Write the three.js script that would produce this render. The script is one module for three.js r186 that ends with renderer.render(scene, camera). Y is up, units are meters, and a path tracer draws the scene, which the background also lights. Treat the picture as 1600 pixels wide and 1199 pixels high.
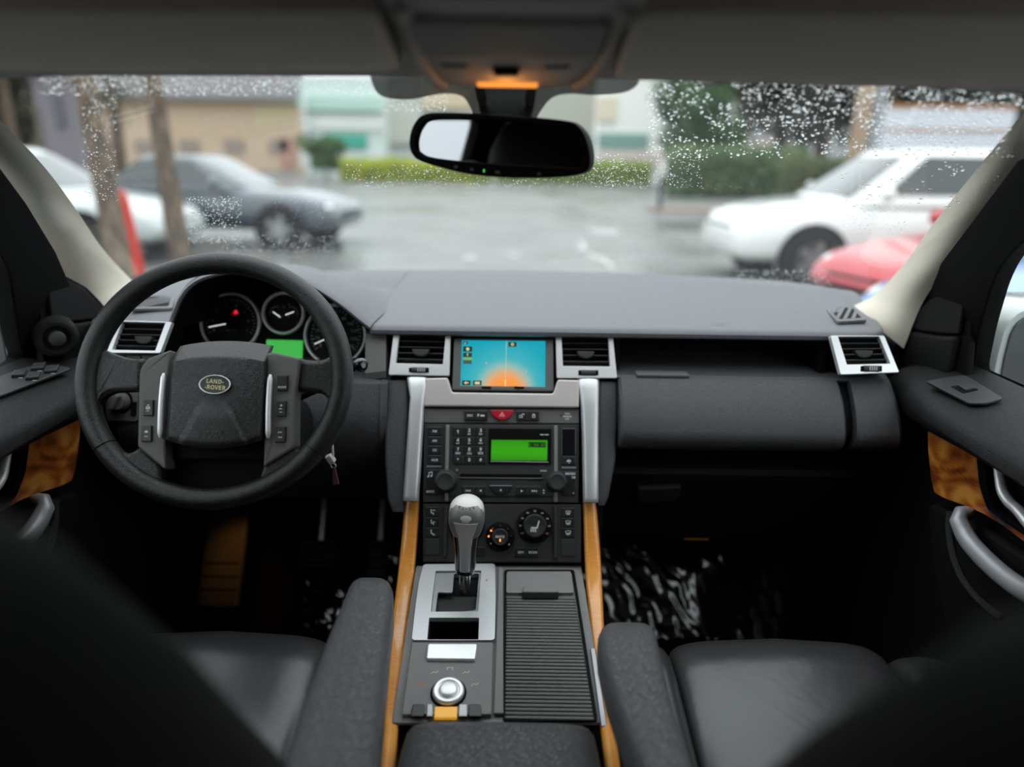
import * as THREE from 'three';
import { RoundedBoxGeometry } from 'three/addons/geometries/RoundedBoxGeometry.js';
import { mergeGeometries } from 'three/addons/utils/BufferGeometryUtils.js';
import { ImprovedNoise } from 'three/addons/math/ImprovedNoise.js';
import { RectAreaLightUniformsLib } from 'three/addons/lights/RectAreaLightUniformsLib.js';

// ---------------------------------------------------------------- camera, sky, exposure
const scene = new THREE.Scene();
const FOCAL = 1110, EYE = new THREE.Vector3(0.012, 1.5, 0);
const PITCH = THREE.MathUtils.degToRad(-17.7), ROLL = THREE.MathUtils.degToRad(0.8);
const AIM = new THREE.Vector3(0, Math.sin(PITCH), -Math.cos(PITCH));
const RIGHT0 = new THREE.Vector3(1, 0, 0), UP0 = new THREE.Vector3(0, Math.cos(PITCH), Math.sin(PITCH));
const RIGHT = RIGHT0.clone().multiplyScalar(Math.cos(ROLL)).addScaledVector(UP0, Math.sin(ROLL));
const UP = UP0.clone().multiplyScalar(Math.cos(ROLL)).addScaledVector(RIGHT0, -Math.sin(ROLL));
const camera = new THREE.PerspectiveCamera(2 * Math.atan(599.5 / FOCAL) * 180 / Math.PI, 1600 / 1199, 0.02, 400);
camera.position.copy(EYE);
camera.up.copy(UP);
camera.lookAt(EYE.clone().add(AIM));
camera.focus = 1.05;
camera.userData.fStop = 1.45;
camera.updateMatrixWorld(true);

const renderer = new THREE.WebGLRenderer({ antialias: true });
renderer.toneMapping = THREE.LinearToneMapping;
renderer.toneMappingExposure = 1.5;
renderer.shadowMap.enabled = true;
RectAreaLightUniformsLib.init();

const SKY_ZENITH = 2.3;                       // overcast sky: three times brighter overhead than at the horizon
{
  const W = 64, H = 128, d = new Float32Array(W * H * 4);
  for (let y = 0; y < H; y++) for (let x = 0; x < W; x++) {
    const el = ((y + 0.5) / H - 0.5) * Math.PI, s = Math.max(0, Math.sin(el));
    const L = SKY_ZENITH * (1 + 2 * s) / 3, i = (y * W + x) * 4;
    d[i] = L * 0.97; d[i + 1] = L * 1.0; d[i + 2] = L * 1.05; d[i + 3] = 1;
  }
  const t = new THREE.DataTexture(d, W, H, THREE.RGBAFormat, THREE.FloatType);
  t.mapping = THREE.EquirectangularReflectionMapping; t.magFilter = THREE.LinearFilter; t.minFilter = THREE.LinearFilter; t.needsUpdate = true;
  scene.background = t; scene.environment = t;
}

// ---------------------------------------------------------------- helpers
function toCreasedNormals(geo, angle) {                          // smooth normals up to a crease angle, vertices matched to a hundredth of a millimetre
  const g = geo.index ? geo.toNonIndexed() : geo, p = g.attributes.position, n = p.count, lim = Math.cos(angle), at = new Map(), fn = [], keys = new Array(n);
  const a = new THREE.Vector3(), b = new THREE.Vector3(), c = new THREE.Vector3();
  for (let i = 0; i < n; i += 3) {
    a.fromBufferAttribute(p, i); b.fromBufferAttribute(p, i + 1); c.fromBufferAttribute(p, i + 2);
    fn.push(b.clone().sub(a).cross(c.clone().sub(a)));           // length = twice the area, so large faces weigh more
    for (let k = 0; k < 3; k++) { const key = keys[i + k] = Math.round(p.getX(i + k) * 1e5) + ',' + Math.round(p.getY(i + k) * 1e5) + ',' + Math.round(p.getZ(i + k) * 1e5); const l = at.get(key); l ? l.push(i / 3) : at.set(key, [i / 3]); }
  }
  const un = fn.map((f) => f.clone().normalize()), out = new Float32Array(n * 3);
  for (let i = 0; i < n; i++) { const me = un[Math.floor(i / 3)]; a.set(0, 0, 0); for (const f of at.get(keys[i])) if (un[f].dot(me) > lim) a.add(fn[f]); if (a.lengthSq() < 1e-20) a.copy(me); a.normalize(); out[i * 3] = a.x; out[i * 3 + 1] = a.y; out[i * 3 + 2] = a.z; }
  g.setAttribute('normal', new THREE.BufferAttribute(out, 3)); return g;
}
const V = (x, y, z) => new THREE.Vector3(x, y, z), V2 = (x, y) => new THREE.Vector2(x, y);
let seed = 7;
const rnd = () => { seed = (seed + 0x6d2b79f5) | 0; let t = Math.imul(seed ^ (seed >>> 15), 1 | seed); t = (t + Math.imul(t ^ (t >>> 7), 61 | t)) ^ t; return ((t ^ (t >>> 14)) >>> 0) / 4294967296; };
const rr = (a, b) => a + (b - a) * rnd();
const lerp = THREE.MathUtils.lerp, clamp = THREE.MathUtils.clamp, sstep = THREE.MathUtils.smoothstep;
const noise3 = new ImprovedNoise();
const dirOf = (px, py) => AIM.clone().addScaledVector(RIGHT, (px - 800) / FOCAL).addScaledVector(UP, (599.5 - py) / FOCAL);
const onAxis = (px, py, axis, value) => { const d = dirOf(px, py); return EYE.clone().addScaledVector(d, (value - EYE[axis]) / d[axis]); };
const onX = (px, py, x) => onAxis(px, py, 'x', x), onY = (px, py, y) => onAxis(px, py, 'y', y), onZ = (px, py, z) => onAxis(px, py, 'z', z);
class Frame {                                    // a plane in the car: o origin, X and Y its axes, N facing the cabin
  constructor(o, X, Y) { this.o = o; this.X = X.clone().normalize(); this.Y = Y.clone().normalize(); this.N = this.X.clone().cross(this.Y).normalize(); }
  loc(px, py, h = 0) {
    const d = dirOf(px, py), o = this.o.clone().addScaledVector(this.N, h), t = o.clone().sub(EYE).dot(this.N) / d.dot(this.N);
    const p = EYE.clone().addScaledVector(d, t).sub(this.o);
    return V2(p.dot(this.X), p.dot(this.Y));
  }
  poly(pts, h = 0) { return pts.map(([a, b]) => this.loc(a, b, h)); }
  world(u, v, h = 0) { return this.o.clone().addScaledVector(this.X, u).addScaledVector(this.Y, v).addScaledVector(this.N, h); }
  toLocal(p) { const q = p.clone().sub(this.o); return V(q.dot(this.X), q.dot(this.Y), q.dot(this.N)); }
  place(g) { g.position.copy(this.o); g.quaternion.setFromRotationMatrix(new THREE.Matrix4().makeBasis(this.X, this.Y, this.N)); return g; }
}
const used = new Map();
const numbered = (n) => { const k = used.get(n) ?? 0; used.set(n, k + 1); return k ? n + '_' + String(k).padStart(3, '0') : n; };
function tag(o, label, category, group, kind) {
  if (label) o.userData.label = label;
  if (category) o.userData.category = category;
  if (group) o.userData.group = group;
  if (kind) o.userData.kind = kind;
  return o;
}
function thing(name, label, category, frame, group) {
  const g = new THREE.Group(); g.name = numbered(name);
  if (frame instanceof Frame) frame.place(g); else if (frame) g.position.copy(frame);
  tag(g, label, category, group); scene.add(g); return g;
}
function part(name, geo, mat, parent, label) {
  const m = new THREE.Mesh(geo, mat); m.name = name; m.castShadow = m.receiveShadow = true;
  if (label) m.userData.label = label;
  parent.add(m); return m;
}
function struct(name, geo, mat) { const m = part(name, geo, mat, scene); m.userData.kind = 'structure'; return m; }
// planar uv in metres from the main direction of each normal
function uvm(geo, scale = 1) {
  const p = geo.attributes.position, n = geo.attributes.normal, uv = new Float32Array(p.count * 2);
  for (let i = 0; i < p.count; i++) {
    const ax = Math.abs(n.getX(i)), ay = Math.abs(n.getY(i)), az = Math.abs(n.getZ(i));
    const [a, b] = ax > ay && ax > az ? [p.getZ(i), p.getY(i)] : ay > az ? [p.getX(i), p.getZ(i)] : [p.getX(i), p.getY(i)];
    uv[i * 2] = a * scale; uv[i * 2 + 1] = b * scale;
  }
  geo.setAttribute('uv', new THREE.BufferAttribute(uv, 2)); return geo;
}
const rbox = (w, h, d, r = 0.002, s = 2) => uvm(new RoundedBoxGeometry(w, h, d, s, Math.min(r, w / 2.01, h / 2.01, d / 2.01)));
const moved = (g, x, y, z) => g.translate(x, y, z);
function area(pts) { let s = 0; pts.forEach((p, i) => { const q = pts[(i + 1) % pts.length]; s += p.x * q.y - q.x * p.y; }); return s / 2; }
function outline(pts, r = 0, cls = THREE.Shape) {              // closed path with rounded corners; a point's own r in pts[i].r
  const s = new cls(), n = pts.length;
  pts.forEach((p, i) => {
    const a = pts[(i + n - 1) % n], b = pts[(i + 1) % n], ra = p.r ?? r;
    const da = a.clone().sub(p), db = b.clone().sub(p), q = Math.min(ra, da.length() * 0.49, db.length() * 0.49);
    if (q < 1e-5) { i ? s.lineTo(p.x, p.y) : s.moveTo(p.x, p.y); return; }
    const A = p.clone().addScaledVector(da.normalize(), q), B = p.clone().addScaledVector(db.normalize(), q);
    i ? s.lineTo(A.x, A.y) : s.moveTo(A.x, A.y);
    s.quadraticCurveTo(p.x, p.y, B.x, B.y);
  });
  s.closePath(); return s;
}
const curveThrough = (pts, n = 24, closed = true) => new THREE.SplineCurve(closed ? [...pts, pts[0]] : pts).getPoints(n);
// a plate with its front face at z = z0 + d; bevelled edges
function plate(pts, d, { r = 0, b = 0.0008, z0 = 0, holes = [], seg = 2, cs = 8, crease = 0.5 } = {}) {
  b = Math.min(b, d * 0.45);
  if (Array.isArray(pts)) for (const h of holes) for (const p of h.pts ?? h) pts.forEach((a, i) => {       // a bevel never eats through a thin web beside a hole
    const c = pts[(i + 1) % pts.length], e = c.clone().sub(a), k = clamp(p.clone().sub(a).dot(e) / e.lengthSq(), 0, 1); b = Math.min(b, a.clone().addScaledVector(e, k).distanceTo(p) * 0.25);
  });
  if (r > 0) r = Math.max(r, b * 1.1);
  if (!(pts instanceof THREE.Shape) && area(pts) < 0) pts = [...pts].reverse();
  const s = pts instanceof THREE.Shape ? pts : outline(pts, r);
  for (const h of holes) s.holes.push(h instanceof THREE.Path ? h : outline(h.pts ?? h, h.r ?? r, THREE.Path));
  let g = new THREE.ExtrudeGeometry(s, { depth: Math.max(1e-5, d - 2 * b), bevelEnabled: b > 0, bevelThickness: b, bevelSize: b, bevelOffset: -b, bevelSegments: seg, curveSegments: cs });
  g.translate(0, 0, z0 + b);
  g = toCreasedNormals(g, crease);
  return uvm(g);
}
const circlePts = (cx, cy, r, n = 28, ry = r) => Array.from({ length: n }, (_, i) => V2(cx + r * Math.cos(i / n * 2 * Math.PI), cy + ry * Math.sin(i / n * 2 * Math.PI)));
// a skin through closed loops of equal length, ends capped
function loft(loops, { caps = true, crease = 0.7, closed = true } = {}) {
  const n = loops[0].length, pos = [], uv = [], idx = [];
  let run = 0;
  loops.forEach((L, j) => {
    if (j) { let s = 0; for (let i = 0; i < n; i += 3) s += L[i].distanceTo(loops[j - 1][i]); run += s / Math.ceil(n / 3); }
    let per = 0;
    for (let i = 0; i <= n; i++) { const p = L[i % n]; if (i) per += p.distanceTo(L[i - 1]); if (i < n || closed) { pos.push(p.x, p.y, p.z); uv.push(per, run); } }
  });
  const m = closed ? n + 1 : n;
  for (let j = 0; j + 1 < loops.length; j++) for (let i = 0; i + 1 < m; i++) {
    const a = j * m + i, b = a + 1, c = a + m, d = c + 1;
    idx.push(a, b, d, a, d, c);
  }
  if (caps && closed) for (const [j, flip] of [[0, 1], [loops.length - 1, 0]]) {
    const L = loops[j], c = L.reduce((s, p) => s.add(p), V(0, 0, 0)).multiplyScalar(1 / n), base = pos.length / 3;
    pos.push(c.x, c.y, c.z); uv.push(0, 0);
    for (const p of L) { pos.push(p.x, p.y, p.z); uv.push(p.x - c.x, p.y - c.y); }
    for (let i = 0; i < n; i++) { const a = base + 1 + i, b = base + 1 + (i + 1) % n; flip ? idx.push(base, b, a) : idx.push(base, a, b); }
  }
  let g = new THREE.BufferGeometry();
  g.setAttribute('position', new THREE.Float32BufferAttribute(pos, 3));
  g.setAttribute('uv', new THREE.Float32BufferAttribute(uv, 2));
  g.setIndex(idx);
  // outward faces: flip when the enclosed volume is negative
  let vol = 0; const P = (i) => V(pos[i * 3], pos[i * 3 + 1], pos[i * 3 + 2]), c0 = P(0);
  for (let i = 0; i < idx.length; i += 3) { const a = P(idx[i]).sub(c0), b = P(idx[i + 1]).sub(c0), c = P(idx[i + 2]).sub(c0); vol += a.dot(b.cross(c)); }
  if (vol < 0) for (let i = 0; i < idx.length; i += 3) { const t = idx[i]; idx[i] = idx[i + 1]; idx[i + 1] = t; }
  g.setIndex(idx);
  return toCreasedNormals(g, crease);
}
// rounded rectangle loop in 2D: half sizes a, b, corner exponent e (2 = ellipse, 5 = boxy)
const sq = (a, b, n = 32, e = 4) => Array.from({ length: n }, (_, i) => { const t = i / n * 2 * Math.PI, c = Math.cos(t), s = Math.sin(t); return V2(a * Math.sign(c) * Math.abs(c) ** (2 / e), b * Math.sign(s) * Math.abs(s) ** (2 / e)); });
// part of a convex polygon that lies inside another convex one
function clipConvex(sub, clip) {
  if (area(clip) < 0) clip = [...clip].reverse();
  let out = sub;
  clip.forEach((a, i) => {
    const b = clip[(i + 1) % clip.length], side = (p) => (b.x - a.x) * (p.y - a.y) - (b.y - a.y) * (p.x - a.x), src = out; out = [];
    src.forEach((p, j) => { const q = src[(j + 1) % src.length], sp = side(p), sq2 = side(q); if (sp >= 0) out.push(p); if (sp * sq2 < 0) out.push(p.clone().lerp(q, sp / (sp - sq2))); });
  });
  return out;
}
// sheet from a function (s, t in 0..1), with thickness along its normal
function sheet(fn, ns, nt, thick) {
  const P = [], N = [], e = 1e-3;
  for (let j = 0; j <= nt; j++) for (let i = 0; i <= ns; i++) {
    const s = i / ns, t = j / nt, p = fn(s, t);
    const ds = fn(Math.min(1, s + e), t).sub(fn(Math.max(0, s - e), t)), dt = fn(s, Math.min(1, t + e)).sub(fn(s, Math.max(0, t - e)));
    P.push(p); N.push(ds.cross(dt).normalize());
  }
  const w = ns + 1, pos = [], idx = [], uv = [], q = P.length;
  P.forEach((p) => pos.push(p.x, p.y, p.z)); 
  P.forEach((p, i) => { const r = p.clone().addScaledVector(N[i], -thick); pos.push(r.x, r.y, r.z); });
  const quad = (a, b, c, d) => idx.push(a, b, c, a, c, d);
  for (let j = 0; j < nt; j++) for (let i = 0; i < ns; i++) { const a = j * w + i; quad(a, a + 1, a + w + 1, a + w); quad(q + a, q + a + w, q + a + w + 1, q + a + 1); }
  for (let i = 0; i < ns; i++) { quad(i, q + i, q + i + 1, i + 1); const a = nt * w + i; quad(a, a + 1, q + a + 1, q + a); }
  for (let j = 0; j < nt; j++) { const a = j * w; quad(a, a + w, q + a + w, q + a); const b = j * w + ns; quad(b, q + b, q + b + w, b + w); }
  const g = new THREE.BufferGeometry();
  g.setAttribute('position', new THREE.Float32BufferAttribute(pos, 3)); g.setIndex(idx);
  const c = toCreasedNormals(g, 0.8);
  return uvm(c);
}
const tube = (pts, r, n = 24, m = 8, closed = false) => new THREE.TubeGeometry(new THREE.CatmullRomCurve3(pts, closed), n, r, m, closed);
function cappedTube(pts, radii, n = 20, m = 12, flat = 1) {      // limb-like bar with varying radius and closed ends
  const c = new THREE.CatmullRomCurve3(pts), fr = c.computeFrenetFrames(n, false), loops = [];
  for (let i = 0; i <= n; i++) {
    const t = i / n, p = c.getPointAt(t), k = t * (radii.length - 1), a = Math.floor(k), r = lerp(radii[a], radii[Math.min(a + 1, radii.length - 1)], k - a) * Math.min(1, 0.25 + Math.sqrt(Math.min(t, 1 - t) * n * 0.4));
    loops.push(Array.from({ length: m }, (_, j) => { const q = j / m * 2 * Math.PI; return p.clone().addScaledVector(fr.normals[i], Math.cos(q) * r * flat).addScaledVector(fr.binormals[i], Math.sin(q) * r); }));
  }
  return loft(loops, { crease: 1.2 });
}

// ---------------------------------------------------------------- textures and materials
function canvasTex(w, h, draw, { srgb = true, repeat } = {}) {
  const c = document.createElement('canvas'); c.width = w; c.height = h; draw(c.getContext('2d'), w, h);
  const t = new THREE.CanvasTexture(c); if (srgb) t.colorSpace = THREE.SRGBColorSpace;
  t.wrapS = t.wrapT = THREE.RepeatWrapping; if (repeat) t.repeat.set(...repeat);
  return t;
}
function dataTex(n, f, { srgb = false, repeat = [1, 1] } = {}) {
  const d = new Uint8Array(n * n * 4);
  for (let y = 0; y < n; y++) for (let x = 0; x < n; x++) { const v = f(x / n, y / n), i = (y * n + x) * 4; const a = Array.isArray(v) ? v : [v, v, v]; for (let c = 0; c < 3; c++) d[i + c] = clamp(a[c], 0, 1) * 255; d[i + 3] = 255; }
  const t = new THREE.DataTexture(d, n, n); t.wrapS = t.wrapT = THREE.RepeatWrapping; t.magFilter = t.minFilter = THREE.LinearFilter; if (srgb) t.colorSpace = THREE.SRGBColorSpace;
  t.repeat.set(...repeat); t.needsUpdate = true; return t;
}
const wrapNoise = (x, y, f, z = 0) => {                        // tiling noise
  const a = x * 2 * Math.PI, b = y * 2 * Math.PI, r = f / (2 * Math.PI);
  return noise3.noise(Math.cos(a) * r + 31.4 + z, Math.sin(a) * r + Math.cos(b) * r * 1.1 + 7.7, Math.sin(b) * r + z * 1.7);
};
const cellPts = Array.from({ length: 400 }, () => [rnd(), rnd()]);
const grain = dataTex(256, (x, y) => {                          // pebbled leather: cells on a torus
  let d1 = 9, d2 = 9;
  for (const [a, b] of cellPts) { let dx = Math.abs(a - x), dy = Math.abs(b - y); if (dx > 0.5) dx = 1 - dx; if (dy > 0.5) dy = 1 - dy; const d = dx * dx + dy * dy; if (d < d1) { d2 = d1; d1 = d; } else if (d < d2) d2 = d; }
  return clamp((Math.sqrt(d2) - Math.sqrt(d1)) * 34, 0, 1);
}, { repeat: [30, 30] });
const crease = dataTex(256, (x, y) => { let s = 0; for (let k = 0; k < 4; k++) s += (1 - Math.abs(wrapNoise(x, y, 5 * 2 ** k, k * 9)) * 2) / 2 ** k; return 0.5 * s - 0.2; }, { repeat: [4, 4] });
const fine = dataTex(128, () => rnd(), { repeat: [60, 60] });
const std = (o) => new THREE.MeshStandardMaterial(o), phy = (o) => new THREE.MeshPhysicalMaterial(o);
const C = (r, g, b) => new THREE.Color().setRGB(r, g, b);
const M = {
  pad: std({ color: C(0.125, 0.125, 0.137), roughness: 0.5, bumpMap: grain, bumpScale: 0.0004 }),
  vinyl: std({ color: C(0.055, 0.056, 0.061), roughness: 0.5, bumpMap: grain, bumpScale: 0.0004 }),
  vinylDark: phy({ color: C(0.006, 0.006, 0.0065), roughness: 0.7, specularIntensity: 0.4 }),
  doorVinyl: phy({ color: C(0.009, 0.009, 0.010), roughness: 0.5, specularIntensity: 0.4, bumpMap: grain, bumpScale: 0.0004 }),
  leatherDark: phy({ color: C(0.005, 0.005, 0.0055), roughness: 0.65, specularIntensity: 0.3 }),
  plastic: std({ color: C(0.018, 0.018, 0.019), roughness: 0.5, bumpMap: fine, bumpScale: 0.0002 }),
  plasticGrey: std({ color: C(0.11, 0.104, 0.102), roughness: 0.5, bumpMap: fine, bumpScale: 0.0002 }),
  black: phy({ color: C(0.003, 0.003, 0.0033), roughness: 0.65, specularIntensity: 0.2 }),
  gloss: phy({ color: C(0.006, 0.006, 0.007), roughness: 0.18, clearcoat: 0.5, clearcoatRoughness: 0.08 }),
  button: std({ color: C(0.012, 0.012, 0.013), roughness: 0.42 }),
  silver: std({ color: C(0.84, 0.84, 0.85), roughness: 0.42, metalness: 0.55 }),
  silverDark: std({ color: C(0.30, 0.30, 0.31), roughness: 0.4, metalness: 0.7 }),
  chrome: std({ color: C(0.75, 0.75, 0.76), roughness: 0.16, metalness: 1 }),
  taupe: std({ color: C(0.60, 0.55, 0.53), roughness: 0.42, metalness: 0.25 }),
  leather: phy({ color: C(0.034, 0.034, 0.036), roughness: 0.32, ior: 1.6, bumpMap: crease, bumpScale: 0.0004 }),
  leatherGrain: std({ color: C(0.075, 0.075, 0.079), roughness: 0.3, bumpMap: grain, bumpScale: 0.0006 }),
  conGrey: std({ color: C(0.20, 0.193, 0.19), roughness: 0.5, bumpMap: fine, bumpScale: 0.0002 }),
  silverMid: std({ color: C(0.52, 0.52, 0.53), roughness: 0.4, metalness: 0.5 }),
  satin: std({ color: C(0.20, 0.198, 0.195), roughness: 0.5, metalness: 0.3 }),
  cover: std({ color: C(0.016, 0.016, 0.017), roughness: 0.4, bumpMap: grain, bumpScale: 0.0003 }),
  rim: std({ color: C(0.009, 0.009, 0.0095), roughness: 0.4, bumpMap: grain, bumpScale: 0.0002 }),
  beige: std({ color: C(0.66, 0.60, 0.50), roughness: 0.85, bumpMap: fine, bumpScale: 0.0002 }),
  liner: std({ color: C(0.50, 0.465, 0.44), roughness: 0.92, bumpMap: fine, bumpScale: 0.0003 }),
  visor: std({ color: C(0.62, 0.54, 0.48), roughness: 0.8, bumpMap: fine, bumpScale: 0.0002 }),
  carpet: std({ color: C(0.003, 0.003, 0.0033), roughness: 1 }),
  rubber: std({ color: C(0.012, 0.012, 0.012), roughness: 0.75 }),
  glass: phy({ color: C(0.93, 0.96, 0.95), roughness: 0, transmission: 1, thickness: 0, ior: 1.5, specularIntensity: 0.4 }),
  tint: phy({ color: C(0.22, 0.235, 0.235), roughness: 0, transmission: 1, thickness: 0, ior: 1.5 }),
  privacy: phy({ color: C(0.05, 0.055, 0.055), roughness: 0, transmission: 1, thickness: 0, ior: 1.5 }),
  clear: phy({ color: C(0.97, 0.97, 0.97), roughness: 0.02, transmission: 1, thickness: 0, ior: 1.45 }),
  water: phy({ color: C(1, 1, 1), roughness: 0, transmission: 1, thickness: 0.002, ior: 1.33 }),
  mirror: std({ color: C(0.72, 0.74, 0.76), roughness: 0.02, metalness: 1 }),
  red: phy({ color: C(0.42, 0.012, 0.03), roughness: 0.32, clearcoat: 0.4 }),
};
const glow = (r, g, b, k = 1) => std({ color: C(0, 0, 0), emissive: C(r, g, b), emissiveIntensity: k, roughness: 0.4 });
const woodMap = (dark, a, b, c) => canvasTex(1024, 512, (x, w, h) => {
  const im = x.createImageData(w, h);
  for (let j = 0; j < h; j++) for (let i = 0; i < w; i++) {
    const u = i / w, v = j / h;
    const fig = wrapNoise(u, v, 3, 4) * 0.6 + wrapNoise(u, v, 9, 11) * 0.35, gr = wrapNoise(u * 1, v, 1, 2) * 0.3 + Math.sin((v * 46 + fig * 7 + wrapNoise(u, v, 5, 3) * 4) * 2 * Math.PI / 2) * 0.5;
    const fl = noise3.noise(u * 30, v * 420, 3.3) * 0.5;
    let k = 0.55 + fig * dark + gr * 0.10 + fl * 0.16;
    k = clamp(k, 0, 1);
    const m = k < 0.5 ? a.map((q, n) => lerp(q, b[n], k * 2)) : b.map((q, n) => lerp(q, c[n], k * 2 - 1));
    const o = (j * w + i) * 4; im.data[o] = m[0]; im.data[o + 1] = m[1]; im.data[o + 2] = m[2]; im.data[o + 3] = 255;
  }
  x.putImageData(im, 0, 0);
});
M.wood = phy({ map: woodMap(0.22, [156, 82, 22], [228, 146, 54], [248, 192, 100]), roughness: 0.35, clearcoat: 0.8, clearcoatRoughness: 0.1 }); M.wood.map.repeat.set(4, 7);
M.burl = phy({ map: woodMap(1.7, [62, 22, 8], [172, 92, 34], [222, 150, 68]), roughness: 0.35, clearcoat: 0.8, clearcoatRoughness: 0.1 }); M.burl.map.repeat.set(5, 7);

// one sheet of small prints: each decal is a flat rectangle cut from it
const ATLAS = 2048, CELL = 128, atlas = document.createElement('canvas'); atlas.width = atlas.height = ATLAS;
const actx = atlas.getContext('2d'), atlasTex = new THREE.CanvasTexture(atlas); atlasTex.colorSpace = THREE.SRGBColorSpace;
const printMat = std({ map: atlasTex, transparent: true, roughness: 0.6 });
const printGlow = std({ map: atlasTex, transparent: true, roughness: 0.6, emissive: C(1, 1, 1), emissiveMap: atlasTex, emissiveIntensity: 0.35 });
let cellAt = 0; const cells = new Map();
function decal(w, h, key, draw, mat = printMat) {               // draw(ctx, W, H) in pixels, centred cell
  if (!cells.has(key)) {
    const big = Math.max(w / h, 1) > 1.6 ? 2 : 1;
    if (big === 2 && cellAt % 16 === 15) cellAt++;
    const cx = (cellAt % 16) * CELL, cy = Math.floor(cellAt / 16) * CELL; cellAt += big;
    const W = CELL * big - 4, H = Math.min(CELL - 4, Math.round(W * h / w)), Wd = Math.min(W, Math.round(H * w / h));
    actx.save(); actx.beginPath(); actx.rect(cx + 2, cy + 2, Wd, H); actx.clip(); actx.translate(cx + 2, cy + 2); actx.fillStyle = actx.strokeStyle = '#d8d8d8'; actx.lineCap = 'round';
    draw(actx, Wd, H); actx.restore();
    cells.set(key, [cx + 2, cy + 2, Wd, H]);
  }
  const [x, y, W, H] = cells.get(key), g = new THREE.PlaneGeometry(w, h), uv = g.attributes.uv;
  for (let i = 0; i < 4; i++) uv.setXY(i, (x + uv.getX(i) * W) / ATLAS, 1 - (y + (1 - uv.getY(i)) * H) / ATLAS);
  const m = new THREE.Mesh(g, mat); m.name = 'print'; m.receiveShadow = true; return m;
}
const text = (s, size = 0.6, color = '#d8d8d8', weight = 'bold') => (x, W, H) => {
  x.fillStyle = color; x.textAlign = 'center'; x.textBaseline = 'middle';
  const lines = s.split('\n'); let px = H * size / lines.length; x.font = weight + ' ' + px + 'px sans-serif';
  const most = Math.max(...lines.map((l) => x.measureText(l).width)); if (most > W * 0.94) { px *= W * 0.94 / most; x.font = weight + ' ' + px + 'px sans-serif'; }
  lines.forEach((l, i) => x.fillText(l, W / 2, H / 2 + (i - (lines.length - 1) / 2) * px * 1.12));
};
function stick(parent, w, h, key, draw, x, y, z, rot = 0, mat) { const d = decal(w, h, key, draw, mat); d.position.set(x, y, z); d.rotation.z = rot; parent.add(d); return d; }
const E3 = 0.0004;
// ---------------------------------------------------------------- the car's shell
struct('floor', moved(rbox(1.62, 0.06, 4.1, 0.01), 0, 0.39, 0.27), M.carpet);
{ // firewall with sloping toe board
  const prof = [V2(-1.80, 0.38), V2(-1.80, 1.19), V2(-1.72, 1.19), V2(-1.72, 0.78), V2(-1.46, 0.425), V2(-1.46, 0.38)];
  const g = new THREE.ExtrudeGeometry(new THREE.Shape(prof.map((p) => V2(-p.x, p.y))), { depth: 1.62, bevelEnabled: false });
  g.rotateY(Math.PI / 2).translate(-0.81, 0, 0); // shape x (-z) now along -z
  struct('wall_front', uvm(g), M.carpet);
}
struct('wall_rear', plate(outline([V2(-0.78, 0.38), V2(0.78, 0.38), V2(0.78, 1.16), V2(0.62, 1.64), V2(-0.62, 1.64), V2(-0.78, 1.16)], 0.02), 0.05, { z0: 2.2, holes: [{ pts: [V2(-0.66, 1.12), V2(0.66, 1.12), V2(0.54, 1.5), V2(-0.54, 1.5)], r: 0.06 }] }), M.vinylDark);
for (const s of [-1, 1]) {
  struct(s < 0 ? 'wall_left' : 'wall_right', moved(rbox(0.05, 0.79, 4.1, 0.01), s * 0.80, 0.765, 0.24), M.vinylDark);
  // upper body side: a leaning frame with window openings. local u = -z, v = up the lean
  const lean = Math.atan2(0.17, 0.46), f = new Frame(V(s * 0.79, 1.155, 0), V(0, 0, s < 0 ? -1 : 1), V(-s * Math.sin(lean), Math.cos(lean), 0));
  const U = (z) => (s < 0 ? -z : z), k = 1 / Math.cos(lean), P = (z, y) => V2(U(z), (y - 1.155) * k), fix = (a) => (s < 0 ? a : a.slice());
  const edge = (s < 0 ? [[128, 486], [88, 394], [42, 318], [-24, 228]] : [[1424, 486], [1462, 421], [1514, 352], [1588, 252]]).map(([a, b]) => f.loc(a, b));
  const front = (s < 0 ? [[43, 571], [32, 540], [19, 456], [14, 420], [-2, 396], [-44, 352]] : [[1516, 594], [1529, 520], [1549, 446], [1568, 408], [1606, 372], [1650, 338]]).map(([a, b]) => f.loc(a, b));
  const out = [P(-1.6, 1.155), P(2.24, 1.155), P(2.24, 1.62), P(-0.5, 1.62), ...[...edge].reverse()];
  const holes = [
    [...front, P(-0.56, 1.55), P(0.02, 1.565), P(0.02, 1.172)],
    [P(0.14, 1.172), P(0.14, 1.565), P(0.86, 1.55), P(1.02, 1.172)],
    [P(1.16, 1.19), P(1.04, 1.54), P(1.84, 1.52), P(2.0, 1.19)],
  ];
  const g = plate(outline(out, 0), 0.03, { z0: s < 0 ? -0.03 : -0.03, holes: holes.map((h) => ({ pts: h, r: 0.035 })), b: 0.003, cs: 10 });
  const m = struct(s < 0 ? 'pillar_left' : 'pillar_right', g, M.black); f.place(m);
  const n0 = s < 0 ? 2 : 5;
  holes.forEach((h, i) => {
    const c = h.reduce((a, p) => a.add(p), V2(0, 0)).multiplyScalar(1 / h.length), big = h.map((p) => p.clone().sub(c).multiplyScalar(1.02).add(c));
    const w = struct('window_' + (n0 + i), plate(outline(big, 0.035), 0.004, { z0: -0.018, b: 0 }), [M.glass, M.tint, M.privacy][i]); f.place(w);
  });
}
struct('window_8', plate(outline([V2(-0.67, 1.11), V2(0.67, 1.11), V2(0.55, 1.51), V2(-0.55, 1.51)], 0.06), 0.004, { z0: 2.223, b: 0 }), M.tint);

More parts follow.
